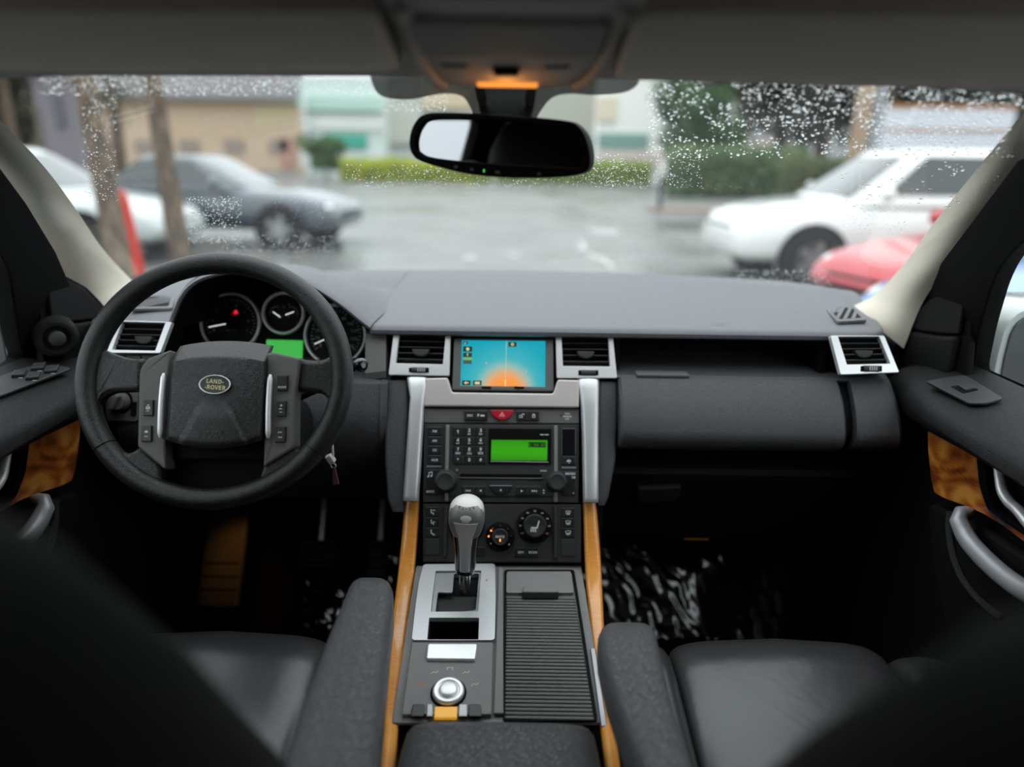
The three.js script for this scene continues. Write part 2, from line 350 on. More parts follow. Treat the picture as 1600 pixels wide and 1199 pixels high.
// windscreen: a curved raked pane
const wsPoint = (s, t) => {                                       // s -1..1 across, t 0..1 upwards
  const bx = 0.86, tx = 0.66;
  const x = s * lerp(bx, tx, t), z = lerp(-1.68 + 0.17 * s * s, -0.80 + 0.10 * s * s, t), y = lerp(1.205, 1.604 - 0.03 * s * s, t) + 0.02 * Math.sin(Math.PI * t);
  return V(x, y, z);
};
{
  const g = sheet((s, t) => wsPoint(s * 2 - 1, t), 40, 20, 0.005);
  struct('window_1', g, M.glass);
}
// headliner: flat roof lining with a dropping front edge, and the roof skin above
{
  const prof = [[2.25, 1.625], [0.2, 1.622], [-0.35, 1.618], [-0.5, 1.612], [-0.62, 1.607], [-0.74, 1.602], [-0.80, 1.588], [-0.835, 1.583], [-0.85, 1.60], [-0.82, 1.64], [-0.5, 1.67], [0.4, 1.70], [2.25, 1.69]];
  const loops = [-1, -0.92, -0.7, 0, 0.7, 0.92, 1].map((k) => prof.map(([z, y]) => V(k * (z < -0.4 ? 0.66 : 0.68), y - 0.022 * Math.abs(k) ** 3, z + (z < -0.4 ? 0.05 * k * k : 0))));
  struct('ceiling', loft(loops, { crease: 0.5 }), M.liner);
}
// windscreen pillars' beige trims (traced edge points: windscreen side, then cabin side)
const pillarTrim = (rows, n) => {
  const loops = rows.map(([a, b]) => {
    const A = onZ(...a), B = onZ(...b), mid = A.clone().add(B).multiplyScalar(0.5), toEye = EYE.clone().sub(mid).normalize(), h = A.distanceTo(B);
    const L = [];
    for (let i = 0; i <= 10; i++) { const t = i / 10; L.push(A.clone().lerp(B, t).addScaledVector(toEye, Math.sin(Math.PI * t) * h * 0.28)); }
    for (let i = 1; i < 6; i++) { const t = 1 - i / 6; L.push(A.clone().lerp(B, t).addScaledVector(toEye, -Math.sin(Math.PI * t) * h * 0.22)); }
    return L;
  });
  const fineLoops = [];
  for (let j = 0; j < loops.length - 1; j++) for (let k = 0; k < 5; k++) fineLoops.push(loops[0].map((_, i) => new THREE.CatmullRomCurve3(loops.map((l) => l[i])).getPoint((j + k / 5) / (loops.length - 1))));
  fineLoops.push(loops.at(-1));
  struct(n, loft(fineLoops, { crease: 0.9 }), M.beige);
};
pillarTrim([
  [[235, 466, -1.47], [150, 520, -1.34]], [[204, 436, -1.46], [118, 470, -1.32]], [[160, 388, -1.34], [72, 390, -1.22]], [[122, 332, -1.22], [30, 318, -1.12]], [[70, 262, -1.06], [-40, 225, -0.98]], [[-10, 178, -0.90], [-140, 110, -0.84]], [[-140, 60, -0.74], [-300, -30, -0.70]],
], 'trim_1');
pillarTrim([
  [[1330, 480, -1.42], [1412, 545, -1.27]], [[1362, 464, -1.41], [1438, 480, -1.26]], [[1408, 418, -1.33], [1478, 420, -1.19]], [[1452, 358, -1.22], [1530, 352, -1.11]], [[1512, 282, -1.08], [1606, 252, -0.99]], [[1600, 178, -0.90], [1730, 110, -0.84]], [[1740, 40, -0.74], [1920, -60, -0.70]],
], 'trim_2');

{ // dark ceramic band on the glass around the mirror foot and under the visors
  const inv = (px, py) => { let s = 0, t = 0.8; const d = dirOf(px, py); for (let k = 0; k < 14; k++) { const p = wsPoint(s, t), e = 1e-3, ps = wsPoint(s + e, t).sub(p).divideScalar(e), pt = wsPoint(s, t + e).sub(p).divideScalar(e), m = new THREE.Matrix3().set(d.x, -ps.x, -pt.x, d.y, -ps.y, -pt.y, d.z, -ps.z, -pt.z), r = p.clone().sub(EYE).applyMatrix3(m.invert()); s += r.y; t += r.z; } return V2(s, t); };
  const ws = scene.getObjectByName('window_1'), band = (px) => {
    const P = curveThrough(px.map(([a, b]) => inv(a, b)), 48).slice(0, -1), g = new THREE.ShapeGeometry(new THREE.Shape(P)), p = g.attributes.position;
    for (let i = 0; i < p.count; i++) { const s = p.getX(i), t = p.getY(i), q = wsPoint(s, t), n = wsPoint(s + 1e-3, t).sub(q).cross(wsPoint(s, t + 1e-3).sub(q)).normalize(); if (n.z < 0) n.negate(); q.addScaledVector(n, 0.0065); p.setXYZ(i, q.x, q.y, q.z); }
    g.computeVertexNormals(); part('ceramic_band', uvm(g), std({ color: C(0.02, 0.026, 0.024), roughness: 1, side: THREE.DoubleSide, transparent: true, opacity: 0.9 }), ws);
  };
  band([[576, 100], [584, 128], [600, 143], [640, 147], [690, 138], [722, 142], [736, 162], [742, 178], [756, 178], [756, 128], [700, 104]]);
  band([[1000, 108], [996, 124], [975, 136], [930, 140], [890, 138], [862, 145], [842, 170], [838, 178], [826, 178], [826, 128], [900, 108]]);
}
// ---------------------------------------------------------------- dashboard: padded top, hood over the instruments, body, shelf, lower facings
const alongX = (xs, prof, opt) => loft(xs.map((x) => prof(x).map(([z, y]) => V(x, y, z))), opt);
const rowsX = (a, b, n) => Array.from({ length: n + 1 }, (_, i) => a + (b - a) * i / n);
const dash = thing('dashboard', 'black padded car dashboard running below the windscreen from pillar to pillar', 'dashboard', V(0, 0, 0));
const lipL = onZ(262, 511, -1.18).x, lipR = onZ(577, 512, -1.18).x;
{
  const lipZ = (x) => {
    const r = sstep(x, 0.60, 0.765), l = sstep(-x, 0.66, 0.84);
    const base = -1.185 - 0.30 * r * r - 0.27 * l * l;
    return x > lipL + 0.004 && x < lipR - 0.004 ? -1.46 : base;
  };
  const xs = [...rowsX(-0.80, lipL, 14), lipL + 0.006, ...rowsX(lipL + 0.02, lipR - 0.02, 4), lipR - 0.006, ...rowsX(lipR, 0.60, 12), ...rowsX(0.615, 0.765, 12)];
  const prof = (x) => {
    const zl = lipZ(x), fr = -1.72 + 0.16 * (x / 0.8) ** 2, end = sstep(Math.abs(x), 0.60, 0.80) * 0.014, y = (k) => 1.2225 + 0.016 * sstep(k, 0, 0.35) - 0.010 * sstep(k, 0.5, 1) - end;
    const L = [];
    for (let i = 0; i <= 8; i++) { const k = 1 - i / 8; L.push([lerp(zl - 0.012, fr, k), y(k * 0.5)]); }
    L.push([zl - 0.004, 1.2195 - end], [zl, 1.2145 - end], [zl - 0.001, 1.208 - end], [zl - 0.008, 1.204 - end], [zl - 0.03, 1.203 - end], [Math.min(-1.42, zl - 0.05), 1.203 - end], [fr, 1.18 - end]);
    return L;
  };
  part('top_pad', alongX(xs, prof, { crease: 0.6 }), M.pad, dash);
}
// hood over the instruments
const hoodPx = [[262, 512], [266, 500], [271, 488], [279, 469], [293, 450], [312, 437], [342, 428.5], [376, 424.5], [410, 424.5], [446, 430.5], [472, 440], [496, 453], [534, 478], [560, 499], [578, 513]];
const hoodLip = hoodPx.map(([x, y]) => onZ(x, y, -1.18));
{
  const lip = new THREE.CatmullRomCurve3(hoodLip).getPoints(48), cx = (lipL + lipR) / 2;
  const row = (z, grow, dy, flat) => lip.map((p) => V(cx + (p.x - cx) * grow, Math.max(lerp(p.y, 1.232, flat) + dy, 1.16), z));
  const rows = [row(-1.36, 0.93, -0.014, 0), row(-1.26, 0.95, -0.009, 0), row(-1.19, 0.975, -0.005, 0), row(-1.182, 0.985, -0.0025, 0), row(-1.180, 1.0, 0.001, 0), row(-1.186, 1.012, 0.004, 0), row(-1.20, 1.022, 0.006, 0.02), row(-1.25, 1.04, 0.006, 0.06), row(-1.34, 1.07, 0.002, 0.24), row(-1.44, 1.1, -0.004, 0.6), row(-1.55, 1.12, -0.012, 0.98), row(-1.6, 1.12, -0.04, 1)];
  const back = row(-1.5, 1.0, -0.06, 0.3);
  part('instrument_hood', loft([...rows], { closed: false, caps: false, crease: 0.6 }), M.pad, dash);
  const inner = [row(-1.184, 0.972, -0.0045, 0), row(-1.26, 0.945, -0.012, 0), row(-1.37, 0.92, -0.02, 0)];
  part('hood_lining', loft(inner, { closed: false, caps: false, crease: 0.9 }), M.black, dash);
}
// body behind the facings
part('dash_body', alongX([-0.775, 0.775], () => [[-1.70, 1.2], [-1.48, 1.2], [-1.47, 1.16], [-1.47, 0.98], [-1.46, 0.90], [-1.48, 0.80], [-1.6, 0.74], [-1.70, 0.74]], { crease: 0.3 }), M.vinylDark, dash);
part('shelf', alongX([0.182, 0.60], () => [[-1.42, 1.202], [-1.41, 1.202], [-1.405, 1.152], [-1.168, 1.1455], [-1.164, 1.142], [-1.168, 1.137], [-1.42, 1.13]], { crease: 0.5 }), M.vinyl, dash);
{ // shelf's closing cheeks beside the vents
  const g = plate([V2(1.19, 1.148), V2(1.20, 1.202), V2(1.40, 1.202), V2(1.40, 1.155)], 0.016, { b: 0.003 }); g.rotateY(Math.PI / 2);
  part('shelf_cheek', moved(g.clone(), 0.183, 0, 0), M.black, dash);
  part('shelf_cheek', moved(g.clone(), 0.545, 0, 0), M.black, dash);
}
// passenger side: glove compartment lid, end cap, lower lid
const faceProf = (dz = 0, dy = 0) => [[-1.36, 1.14 + dy], [-1.175 + dz, 1.1455 + dy], [-1.163 + dz, 1.1435], [-1.152 + dz, 1.137], [-1.130 + dz, 1.115], [-1.112 + dz, 1.090], [-1.102 + dz, 1.068], [-1.1 + dz, 1.056], [-1.104 + dz, 1.043], [-1.115 + dz, 1.033], [-1.135 + dz, 1.022], [-1.185 + dz, 1.003], [-1.25, 0.985], [-1.36, 0.985]];
{
  const gc = thing('glove_compartment', 'black grained glove compartment lid with a slim latch below the open shelf', 'glove box', V(0, 0, 0));
  const x0 = onZ(968, 640, -1.13).x, x1 = onZ(1317, 640, -1.13).x;
  const prof = faceProf();
  const endIn = (xs) => xs.map((x) => { const e = Math.min(x - x0, x1 - x), k = e < 0.004 ? 0.004 - e : 0; return prof.map(([z, y]) => V(x, y - (y > 1.13 ? k : 0), z - k)); });
  part('lid', loft(endIn([x0, x0 + 0.0015, x0 + 0.004, ...rowsX(x0 + 0.02, x1 - 0.02, 6), x1 - 0.004, x1 - 0.0015, x1]), { crease: 0.6 }), M.vinyl, gc);
  const l0 = onY(995, 588, 1.146), l1 = onY(1077, 588, 1.146);
  part('latch', moved(rbox(l1.x - l0.x, 0.006, 0.022, 0.002), (l0.x + l1.x) / 2, 1.1465, -1.172), M.plasticGrey, gc);
  const cap = [onZ(1334, 640, -1.13).x, onZ(1412, 640, -1.13).x];
  const c0 = cap[0], c1 = cap[1];
  part('end_cap', loft(rowsX(0, 1, 12).map((k) => { const x = lerp(c0, c1, k), d = 0.004 * (k < 0.08 ? 1 - k / 0.08 : 0) + 0.05 * sstep(k, 0.72, 1) ** 2; return faceProf().map(([z, y]) => V(x + (1.146 - y) * 0.10 * k, y + 0.002, Math.max(-1.36, z - d))); }), { crease: 0.6 }), M.vinyl, dash);
  part('cap_gap', alongX([x1 - 0.004, c0 + 0.004], () => faceProf(-0.02, -0.01), { crease: 0.6 }), M.black, dash);
  // lower glove box
  const lg = thing('lower_glove_box', 'dark lower glove box door with a slim pull handle above the passenger footwell', 'glove box', V(0, 0, 0));
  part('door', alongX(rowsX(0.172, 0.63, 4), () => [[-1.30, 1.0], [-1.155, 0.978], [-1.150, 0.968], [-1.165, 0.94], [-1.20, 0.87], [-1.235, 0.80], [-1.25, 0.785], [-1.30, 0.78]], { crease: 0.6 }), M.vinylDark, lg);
  const hf = new Frame(V(0.25, 0.90, -1.185), V(1, 0, 0), V(0, 0.07, 0.035)), hp = hf.poly([[994, 757], [1063, 754], [1061, 768], [1052, 777], [1000, 779], [992, 772]]);
  const hg = part('handle', plate(hp, 0.012, { r: 0.006, b: 0.003 }), M.plastic, lg); hf.place(hg);
}
// driver side facings
part('upper_facing', loft([[571, 522, 594], [603, 522, 590]].map(([x, a, b]) => { const A = onZ(x, a, -1.2), B = onZ(x, b, -1.165); return [V(A.x, A.y, -1.4), A, V(B.x, B.y + 0.012, B.z), B, V(B.x, B.y - 0.006, -1.18), V(B.x, B.y - 0.01, -1.4)]; }), { crease: 0.5 }), M.plasticGrey, dash);
{
  const xs = [-0.66, -0.62, -0.5, -0.4, -0.3, -0.24, -0.2], e = onZ(598, 600, -1.15).x;
  part('lower_facing', alongX([...xs, e - 0.004, e], (x) => { const k = x > e - 0.002 ? 0.004 : 0; return [[-1.38, 1.13], [-1.165 - k, 1.134 - k], [-1.152 - k, 1.128], [-1.135 - k, 1.09], [-1.125 - k, 1.05], [-1.14 - k, 0.99], [-1.19, 0.93], [-1.25, 0.86], [-1.38, 0.86]]; }, { crease: 0.6 }), M.vinyl, dash);
}
// instruments
const instF = new Frame(onZ(440, 510, -1.315), V(1, 0, 0), V(0, 0.94, -0.34));
{
  const ic = thing('instrument_cluster', 'dark instrument cluster with silver-ringed dials and a green display behind the steering wheel', 'instruments', instF);
  const a = hoodPx.map(([x, y]) => { const p = instF.loc(x, y); return V2(p.x * 1.0, p.y + 0.01); });
  part('face', plate(outline([...instF.poly([[596, 625], [250, 625], [244, 520]]), ...a.slice(1)], 0.01), 0.01, { z0: -0.012, b: 0.001 }), M.black, ic);
  const dial = (px, py, rpx, marks, key, draw, needle) => {
    const c = instF.loc(px, py), r = rpx * 1.37 / FOCAL;
    const ring = new THREE.TorusGeometry(r, 0.0032, 10, 64); ring.scale(1, 1, 1.6);
    const dg = part('dial', plate(circlePts(c.x, c.y, r, 48), 0.003, { z0: -0.001, b: 0.0005 }), M.vinylDark, ic);
    const rg = part('ring', moved(ring, c.x, c.y, 0.004), M.silver, dg);
    stick(dg, r * 1.8, r * 1.8, key, draw, c.x, c.y, 0.0024);
    for (const [ang, r0, r1, ox, oy] of needle) {
      const g = rbox((r1 - r0) * r, 0.0015, 0.0014, 0.0005); g.translate((r0 + r1) / 2 * r, 0, 0).rotateZ(ang).translate(c.x + ox * r, c.y + oy * r, 0.0075);
      part('needle', g, glow(0.75, 0.78, 0.78, 0.9), dg);
    }
    return [c, r, dg];
  };
  const scaleMarks = (from, to, n, every, nums) => (x, W, H) => {
    x.translate(W / 2, H / 2); x.lineWidth = W / 90; x.strokeStyle = x.fillStyle = '#b4b4b2'; x.font = W / 13 + 'px sans-serif'; x.textAlign = 'center'; x.textBaseline = 'middle';
    for (let i = 0; i <= n; i++) { const a = lerp(from, to, i / n), l = i % every ? 0.43 : 0.4; x.beginPath(); x.moveTo(Math.cos(a) * W * 0.47, Math.sin(a) * W * 0.47); x.lineTo(Math.cos(a) * W * l, Math.sin(a) * W * l); x.stroke(); if (i % every === 0) x.fillText(nums[i / every], Math.cos(a) * W * 0.34, Math.sin(a) * W * 0.34); }
  };
  const [tc, tr, td] = dial(361, 505, 45, 0, 'tacho', (x, W, H) => {
    x.save(); scaleMarks(Math.PI * 0.86, Math.PI * 2.14, 28, 4, ['0', '1', '2', '3', '4', '5', '6', '7'])(x, W, H); x.restore();
    x.fillStyle = '#8a8a88'; x.font = W / 22 + 'px sans-serif'; x.textAlign = 'center'; x.fillText('x1000 r/min', W / 2, H * 0.66);
    x.fillStyle = '#e0102a'; x.beginPath(); x.arc(W * 0.54, H * 0.3, W * 0.035, 0, 7); x.fill(); x.beginPath(); x.moveTo(W * 0.49, H * 0.37); x.lineTo(W * 0.59, H * 0.37); x.lineTo(W * 0.54, H * 0.24); x.fill();
  }, [[Math.PI * 1.065, 0.0, 0.72, 0, -0.02]]);
  part('needle_hub', new THREE.CylinderGeometry(0.006, 0.007, 0.006, 20).rotateX(Math.PI / 2).translate(tc.x, tc.y - 0.001, 0.007), M.black, td);
  part('warning_lamp', plate([V2(-0.0045, -0.004), V2(0.0045, -0.004), V2(0.0026, 0.0015), V2(0, 0.005), V2(-0.0026, 0.0015)], 0.001, { r: 0.002, b: 0.0002, z0: 0.0032 }).translate(tc.x + 0.010, tc.y + 0.021, 0), glow(0.9, 0.02, 0.06, 0.6), td);
  dial(444, 490, 31, 0, 'fuel', (x, W, H) => { x.lineWidth = W / 60; x.strokeStyle = '#8e8e8c'; x.beginPath(); x.arc(W * 0.3, H * 0.5, W * 0.18, Math.PI * 0.9, Math.PI * 1.6); x.stroke(); x.beginPath(); x.arc(W * 0.7, H * 0.5, W * 0.18, Math.PI * 1.4, Math.PI * 2.1); x.stroke(); x.fillStyle = '#8e8e8c'; x.font = W / 9 + 'px sans-serif'; x.fillText('H', W * 0.46, H * 0.36); x.fillText('C', W * 0.46, H * 0.62); x.fillText('F', W * 0.62, H * 0.30); x.fillText('E', W * 0.6, H * 0.62); }, [[Math.PI * 0.80, 0.0, 0.46, -0.12, -0.22], [Math.PI * 0.12, 0.0, 0.46, 0.12, -0.10]]);
  dial(525, 524, 46, 0, 'speed', scaleMarks(Math.PI * 0.8, Math.PI * 2.2, 30, 3, ['0', '10', '20', '30', '40', '60', '80', '100', '120', '140', '160']), [[Math.PI * 1.14, 0.28, 0.75, 0, 0]]);
  const lp = instF.poly([[417, 531], [474, 532.5], [473, 562], [416, 561]]);
  part('display', plate(lp, 0.002, { r: 0.002, b: 0.0004, z0: 0.001 }), std({ color: C(0.01, 0.05, 0.01), emissive: C(0.02, 0.27, 0.03), roughness: 0.25 }), ic);
}
// windscreen defroster outlets on the pad
const defroster = (px, label, dirn, yy) => {
  const P = px.map(([a, b]) => onY(a, b, yy)), c = P.reduce((s, p) => s.add(p), V(0, 0, 0)).multiplyScalar(1 / P.length);
  const f = new Frame(V(c.x, yy, c.z), V(1, 0, 0), V(0, 0.0, -1)), pts = P.map((p) => { const q = f.toLocal(p); return V2(q.x, q.y); });
  const t = thing('demister_vent', label, 'vent', f, 'windscreen demister vents');
  const cc = pts.reduce((s, p) => s.add(p), V2(0, 0)).multiplyScalar(1 / pts.length), inner = pts.map((p) => p.clone().sub(cc).multiplyScalar(0.76).add(cc));
  part('surround', plate(pts, 0.006, { r: 0.008, b: 0.0015, z0: 0.003, holes: [{ pts: inner, r: 0.004 }] }), M.pad, t);
  part('opening', plate(inner, 0.001, { r: 0.004, b: 0.0002, z0: 0.0056 }), M.black, t);
  const w = inner.map((p) => p.x), lo = Math.min(...w), hi = Math.max(...w), h = (Math.max(...inner.map((p) => p.y)) - Math.min(...inner.map((p) => p.y))) / 2;
  for (let i = 0; i < 4; i++) {
    const x = lerp(lo, hi, (i + 0.95) / 5), k = 0.55 * h * dirn, strip = [V2(x - k - 0.0035, cc.y - h), V2(x - k + 0.0035, cc.y - h), V2(x + k + 0.0035, cc.y + h), V2(x + k - 0.0035, cc.y + h)], c = clipConvex(strip, inner);
    if (c.length > 2) part('slat', plate(c, 0.003, { b: 0.0006, z0: 0.0062 }), M.pad, t);
  }
};
defroster([[1281, 482], [1335, 486], [1354, 507], [1308, 510]], 'slanted slotted demister vent on the padded dash top at the passenger end', 1, 1.2215);
defroster([[222, 469], [277, 465], [270, 489], [204, 490]], 'slanted slotted demister vent on the padded dash top beside the instrument hood', 1, 1.2215);

// ---------------------------------------------------------------- air vents
function airVent(frame, outer, hole, label, o = {}) {
  const t = thing('air_vent', label, 'air vent', frame, 'dashboard air vents');
  const O = frame.poly(outer), H = frame.poly(hole);
  part('frame', plate(O, 0.010, { r: 0.003, b: 0.002, z0: -0.002, holes: [{ pts: H, r: 0.001 }] }), o.mat ?? M.silver, t);
  const cc = H.reduce((s, p) => s.add(p), V2(0, 0)).multiplyScalar(0.25), big = H.map((p) => p.clone().sub(cc).multiplyScalar(1.06).add(cc));
  part('duct', plate(big, 0.05, { b: 0, z0: -0.055, holes: [{ pts: H, r: 0 }] }), M.black, t);
  part('duct_back', plate(big, 0.004, { b: 0, z0: -0.06 }), M.black, t);
  const [TL, TR, BR, BL] = H, n = o.n ?? 5;
  for (let i = 0; i < n; i++) {
    const k = (i + 0.35) / n, a = TL.clone().lerp(BL, k), b = TR.clone().lerp(BR, k), w = a.distanceTo(b);
    const g = rbox(w * 0.985, 0.0022, 0.017, 0.0009); g.rotateX(-0.30).rotateZ(Math.atan2(b.y - a.y, b.x - a.x)).translate((a.x + b.x) / 2, (a.y + b.y) / 2, -0.006);
    part('slat', g, M.plastic, t);
  }
  const k = 0.58, c = TL.clone().lerp(BL, k).lerp(TR.clone().lerp(BR, k), o.tabAt ?? 0.5), tw = 0.030;
  const tab = new THREE.Shape(); tab.moveTo(-tw / 2, 0.004); tab.lineTo(tw / 2, 0.004); tab.quadraticCurveTo(tw / 2, -0.008, 0, -0.009); tab.quadraticCurveTo(-tw / 2, -0.008, -tw / 2, 0.004);
  part('tab', plate(tab, 0.016, { b: 0.002, z0: -0.008 }).translate(c.x, c.y, 0), M.plastic, t);
  if (o.wheel) {
    const W = frame.poly(o.wheel), wc = W.reduce((s, p) => s.add(p), V2(0, 0)).multiplyScalar(0.25), ww = W[0].distanceTo(W[1]), wh = W[1].distanceTo(W[2]);
    part('wheel_slot', plate(W, 0.001, { r: 0.001, b: 0.0002, z0: 0.0076 }), M.black, t);
    const wl = part('thumbwheel', new THREE.CylinderGeometry(wh * 0.6, wh * 0.6, ww * 0.72, 20).rotateZ(Math.PI / 2).translate(wc.x, wc.y, 0.006), M.plastic, t);
    if (o.marks) for (let i = 0; i < 4; i++) part('rib', moved(rbox(0.0014, wh * 0.7, 0.0016, 0.0004), wc.x + o.marks * ww + (i - 1.5) * 0.0036, wc.y, 0.0064 + wh * 0.55), glow(0.5, 0.5, 0.5, 0.4), wl);
  }
  return t;
}
const ventTilt = V(0, 0.9, -0.43);
airVent(new Frame(onZ(1345, 550, -1.165), V(1, 0, 0), ventTilt), [[1294.4, 526], [1378, 526], [1401, 583], [1310, 586.5]], [[1306, 527.5], [1370, 527.5], [1387.6, 569.6], [1320, 571]], 'silver-framed air vent at the far passenger end of the dashboard', { wheel: [[1341, 573.4], [1374, 573], [1374, 582], [1341, 582]], marks: 0.05, tabAt: 0.5 });
airVent(new Frame(onZ(220, 528, -1.165), V(1, 0, 0), ventTilt), [[191, 502], [272, 505], [254, 553], [170, 552.5]], [[195, 504.5], [262, 506], [246, 549.5], [179, 548]], 'silver-edged air vent seen through the steering wheel, beside the driver door', { tabAt: 0.62 });
{ // a row of blank switches under the driver vent
  const f = new Frame(onZ(220, 560, -1.165), V(1, 0, 0), ventTilt), sp = thing('blank_strip', 'grey strip of blank switches below the air vent beside the driver door', 'switches', f);
  part('backing', plate(f.poly([[166, 552], [276, 554], [276, 600], [160, 600]]), 0.01, { r: 0.002, z0: -0.014 }), M.vinyl, sp);
  for (const [a, b] of [[171, 196], [198, 221], [223, 270]]) part('switch', plate(f.poly([[a, 555], [b, 556], [b - 2, 569], [a - 3, 568]]), 0.006, { r: 0.002, z0: -0.004, b: 0.0015 }), M.plasticGrey, sp);
}
{ // lighting switch panel
  const f = new Frame(onZ(190, 630, -1.13), V(1, 0, 0), V(0, 0.97, -0.24)), sp = thing('light_switch', 'grey panel with a rotary headlight knob, seen through the steering wheel beside the door', 'switch', f);
  part('panel', plate(f.poly([[160, 612], [216, 612], [214, 660], [166, 658]]), 0.012, { r: 0.006, z0: -0.012, b: 0.002 }), M.plasticGrey, sp);
  const c = f.loc(189, 627), r = 0.0205, ring = part('knob_well', plate(circlePts(c.x, c.y, r), 0.002, { z0: -0.001 }), M.black, sp);
  const kn = part('knob', new THREE.CylinderGeometry(0.013, 0.0165, 0.016, 28).rotateX(Math.PI / 2).translate(c.x, c.y, 0.008), M.plasticGrey, sp);
  part('grip', rbox(0.008, 0.028, 0.012, 0.003).rotateZ(-0.5).translate(c.x, c.y, 0.018), M.plasticGrey, kn);
  part('dimmer', plate(f.poly([[206, 628], [214, 628], [213, 650], [205, 650]]), 0.004, { r: 0.002, z0: -0.001 }), M.black, sp);
}

{ const c = onY(1126, 507, 1.224), d = decal(0.032, 0.007, 'srsdash', (x, W, H) => { x.strokeStyle = x.fillStyle = '#4c4c52'; x.lineWidth = 3; x.strokeRect(2, 2, W - 4, H - 4); x.font = 'bold ' + H * 0.55 + 'px sans-serif'; x.textAlign = 'center'; x.textBaseline = 'middle'; x.fillText('AIRBAG', W / 2, H / 2); }); d.rotation.x = -Math.PI / 2; d.position.set(c.x, 1.2246, c.z); d.name = 'airbag_mark'; dash.add(d); }
// ---------------------------------------------------------------- centre stack
const stackF = new Frame(V(0, 1.08, -1.1427), V(1, 0, 0), V(0, 0.8995, -0.437));
airVent(stackF, [[616.6, 520.2], [704.5, 521.9], [702.6, 588.5], [608.3, 587]], [[625, 523], [697, 524], [692.6, 570.8], [619.5, 569]], 'silver-framed air vent between the steering wheel and the navigation screen', { wheel: [[640, 576], [671, 576], [671, 584], [640, 583]], marks: 0.12 });
airVent(stackF, [[867.9, 523.3], [956.3, 523.8], [963, 592], [869.6, 592]], [[876.7, 526], [949.2, 526], [952.3, 574.1], [879.1, 573.2]], 'silver-framed air vent between the navigation screen and the glove compartment', { wheel: [[903, 580], [934, 580], [934, 588], [903, 588]] });
{
  // carcass behind everything
  const cs = thing('centre_stack', 'dark centre stack with a taupe surround and silver side bars between the two footwells', 'centre console', stackF);
  part('carcass', plate(stackF.poly([[616, 545], [954, 546], [938, 884], [630, 884]], -0.014), 0.08, { z0: -0.095, b: 0.002 }), M.black, cs);
  // taupe surround below the screen, rolling forward into its ledge
  const sur = stackF.poly([[664, 592], [700, 591], [707, 614], [864, 616], [871, 594], [905, 595], [904, 638], [663, 636]]);
  part('surround', plate(sur, 0.020, { r: 0.004, b: 0.003, z0: -0.012, seg: 4 }), M.taupe, cs);
  part('brow', plate(stackF.poly([[700, 519], [872, 521], [872, 532], [700, 530]]), 0.02, { z0: -0.014, b: 0.002 }), M.black, cs);
  // silver bars: upright profile with a swelling, bent top
  const bar = (L, name) => {
    const loops = L.map(([a, b, y, h]) => {
      const A = stackF.loc(a, y, h * 0.5), B = stackF.loc(b, y, h * 0.5), w = (B.x - A.x) / 2, cx = (A.x + B.x) / 2;
      return sq(w, 0.011, 24, 5).map((p) => V(cx + p.x, A.y, p.y - 0.003 + h - 0.003 * (p.x / w) ** 2 * Math.sign(p.y > 0)));
    });
    part(name, loft(loops, { crease: 0.6 }), std({ color: C(0.7, 0.7, 0.71), roughness: 0.4, metalness: 0.55 }), cs);
  };
  bar([[635.5, 669, 590, -0.001], [636, 668.5, 594, 0.002], [638, 667, 606, 0.004], [641, 664.5, 622, 0.006], [640, 663, 634, 0.007], [637, 660.5, 680, 0.008], [633, 657, 740, 0.009], [630.5, 654.5, 776, 0.009], [630.3, 654, 783, 0.005]], 'side_bar');
  bar([[901.5, 936, 592, -0.001], [902, 936, 596, 0.002], [904, 936, 608, 0.004], [906.5, 935.5, 624, 0.006], [907.5, 935.5, 636, 0.007], [909.5, 935, 682, 0.008], [910.5, 935, 742, 0.009], [911, 935, 778, 0.009], [911.2, 934.5, 785, 0.005]], 'side_bar');
  // leather cheeks at both sides
  const cheek = (L) => {
    const loops = L.map(([a, b, y, h]) => {
      const A = stackF.loc(a, y, h), B = stackF.loc(b, y, h), w = Math.abs(B.x - A.x) / 2, cx = (A.x + B.x) / 2;
      return sq(w, 0.03, 24, 6).map((p) => V(cx + p.x, A.y, p.y - 0.03 + h));
    });
    part('cheek', loft(loops, { crease: 0.6 }), M.vinyl, cs);
  };
  cheek([[602, 637, 594, -0.002], [602, 637, 598, 0.001], [600, 638, 640, 0.002], [600, 634, 720, 0.004], [604, 632, 780, 0.003], [612, 632, 800, 0]]);
  cheek([[935, 966, 596, -0.002], [935, 966, 600, 0.001], [934, 966, 640, 0.002], [934, 963, 720, 0.004], [934, 952, 776, 0.003], [934, 946, 790, 0]]);
  const ribV = (x0, y0, x1, y1, mat) => { const A = stackF.loc(x0, y0, 0.004), B = stackF.loc(x1, y1, 0.004); const g = rbox(0.0066, A.distanceTo(B), 0.004, 0.0019, 3); g.rotateZ(Math.atan2(A.y - B.y, A.x - B.x) - Math.PI / 2).translate((A.x + B.x) / 2, (A.y + B.y) / 2, 0.0022); part('ridge', g, mat, cs); };
  ribV(699.5, 664, 697, 784, M.conGrey); ribV(868.5, 665, 868.3, 785, M.conGrey); ribV(696.5, 791, 694.5, 872, M.plastic); ribV(868.2, 791, 868, 874, M.plastic);
}
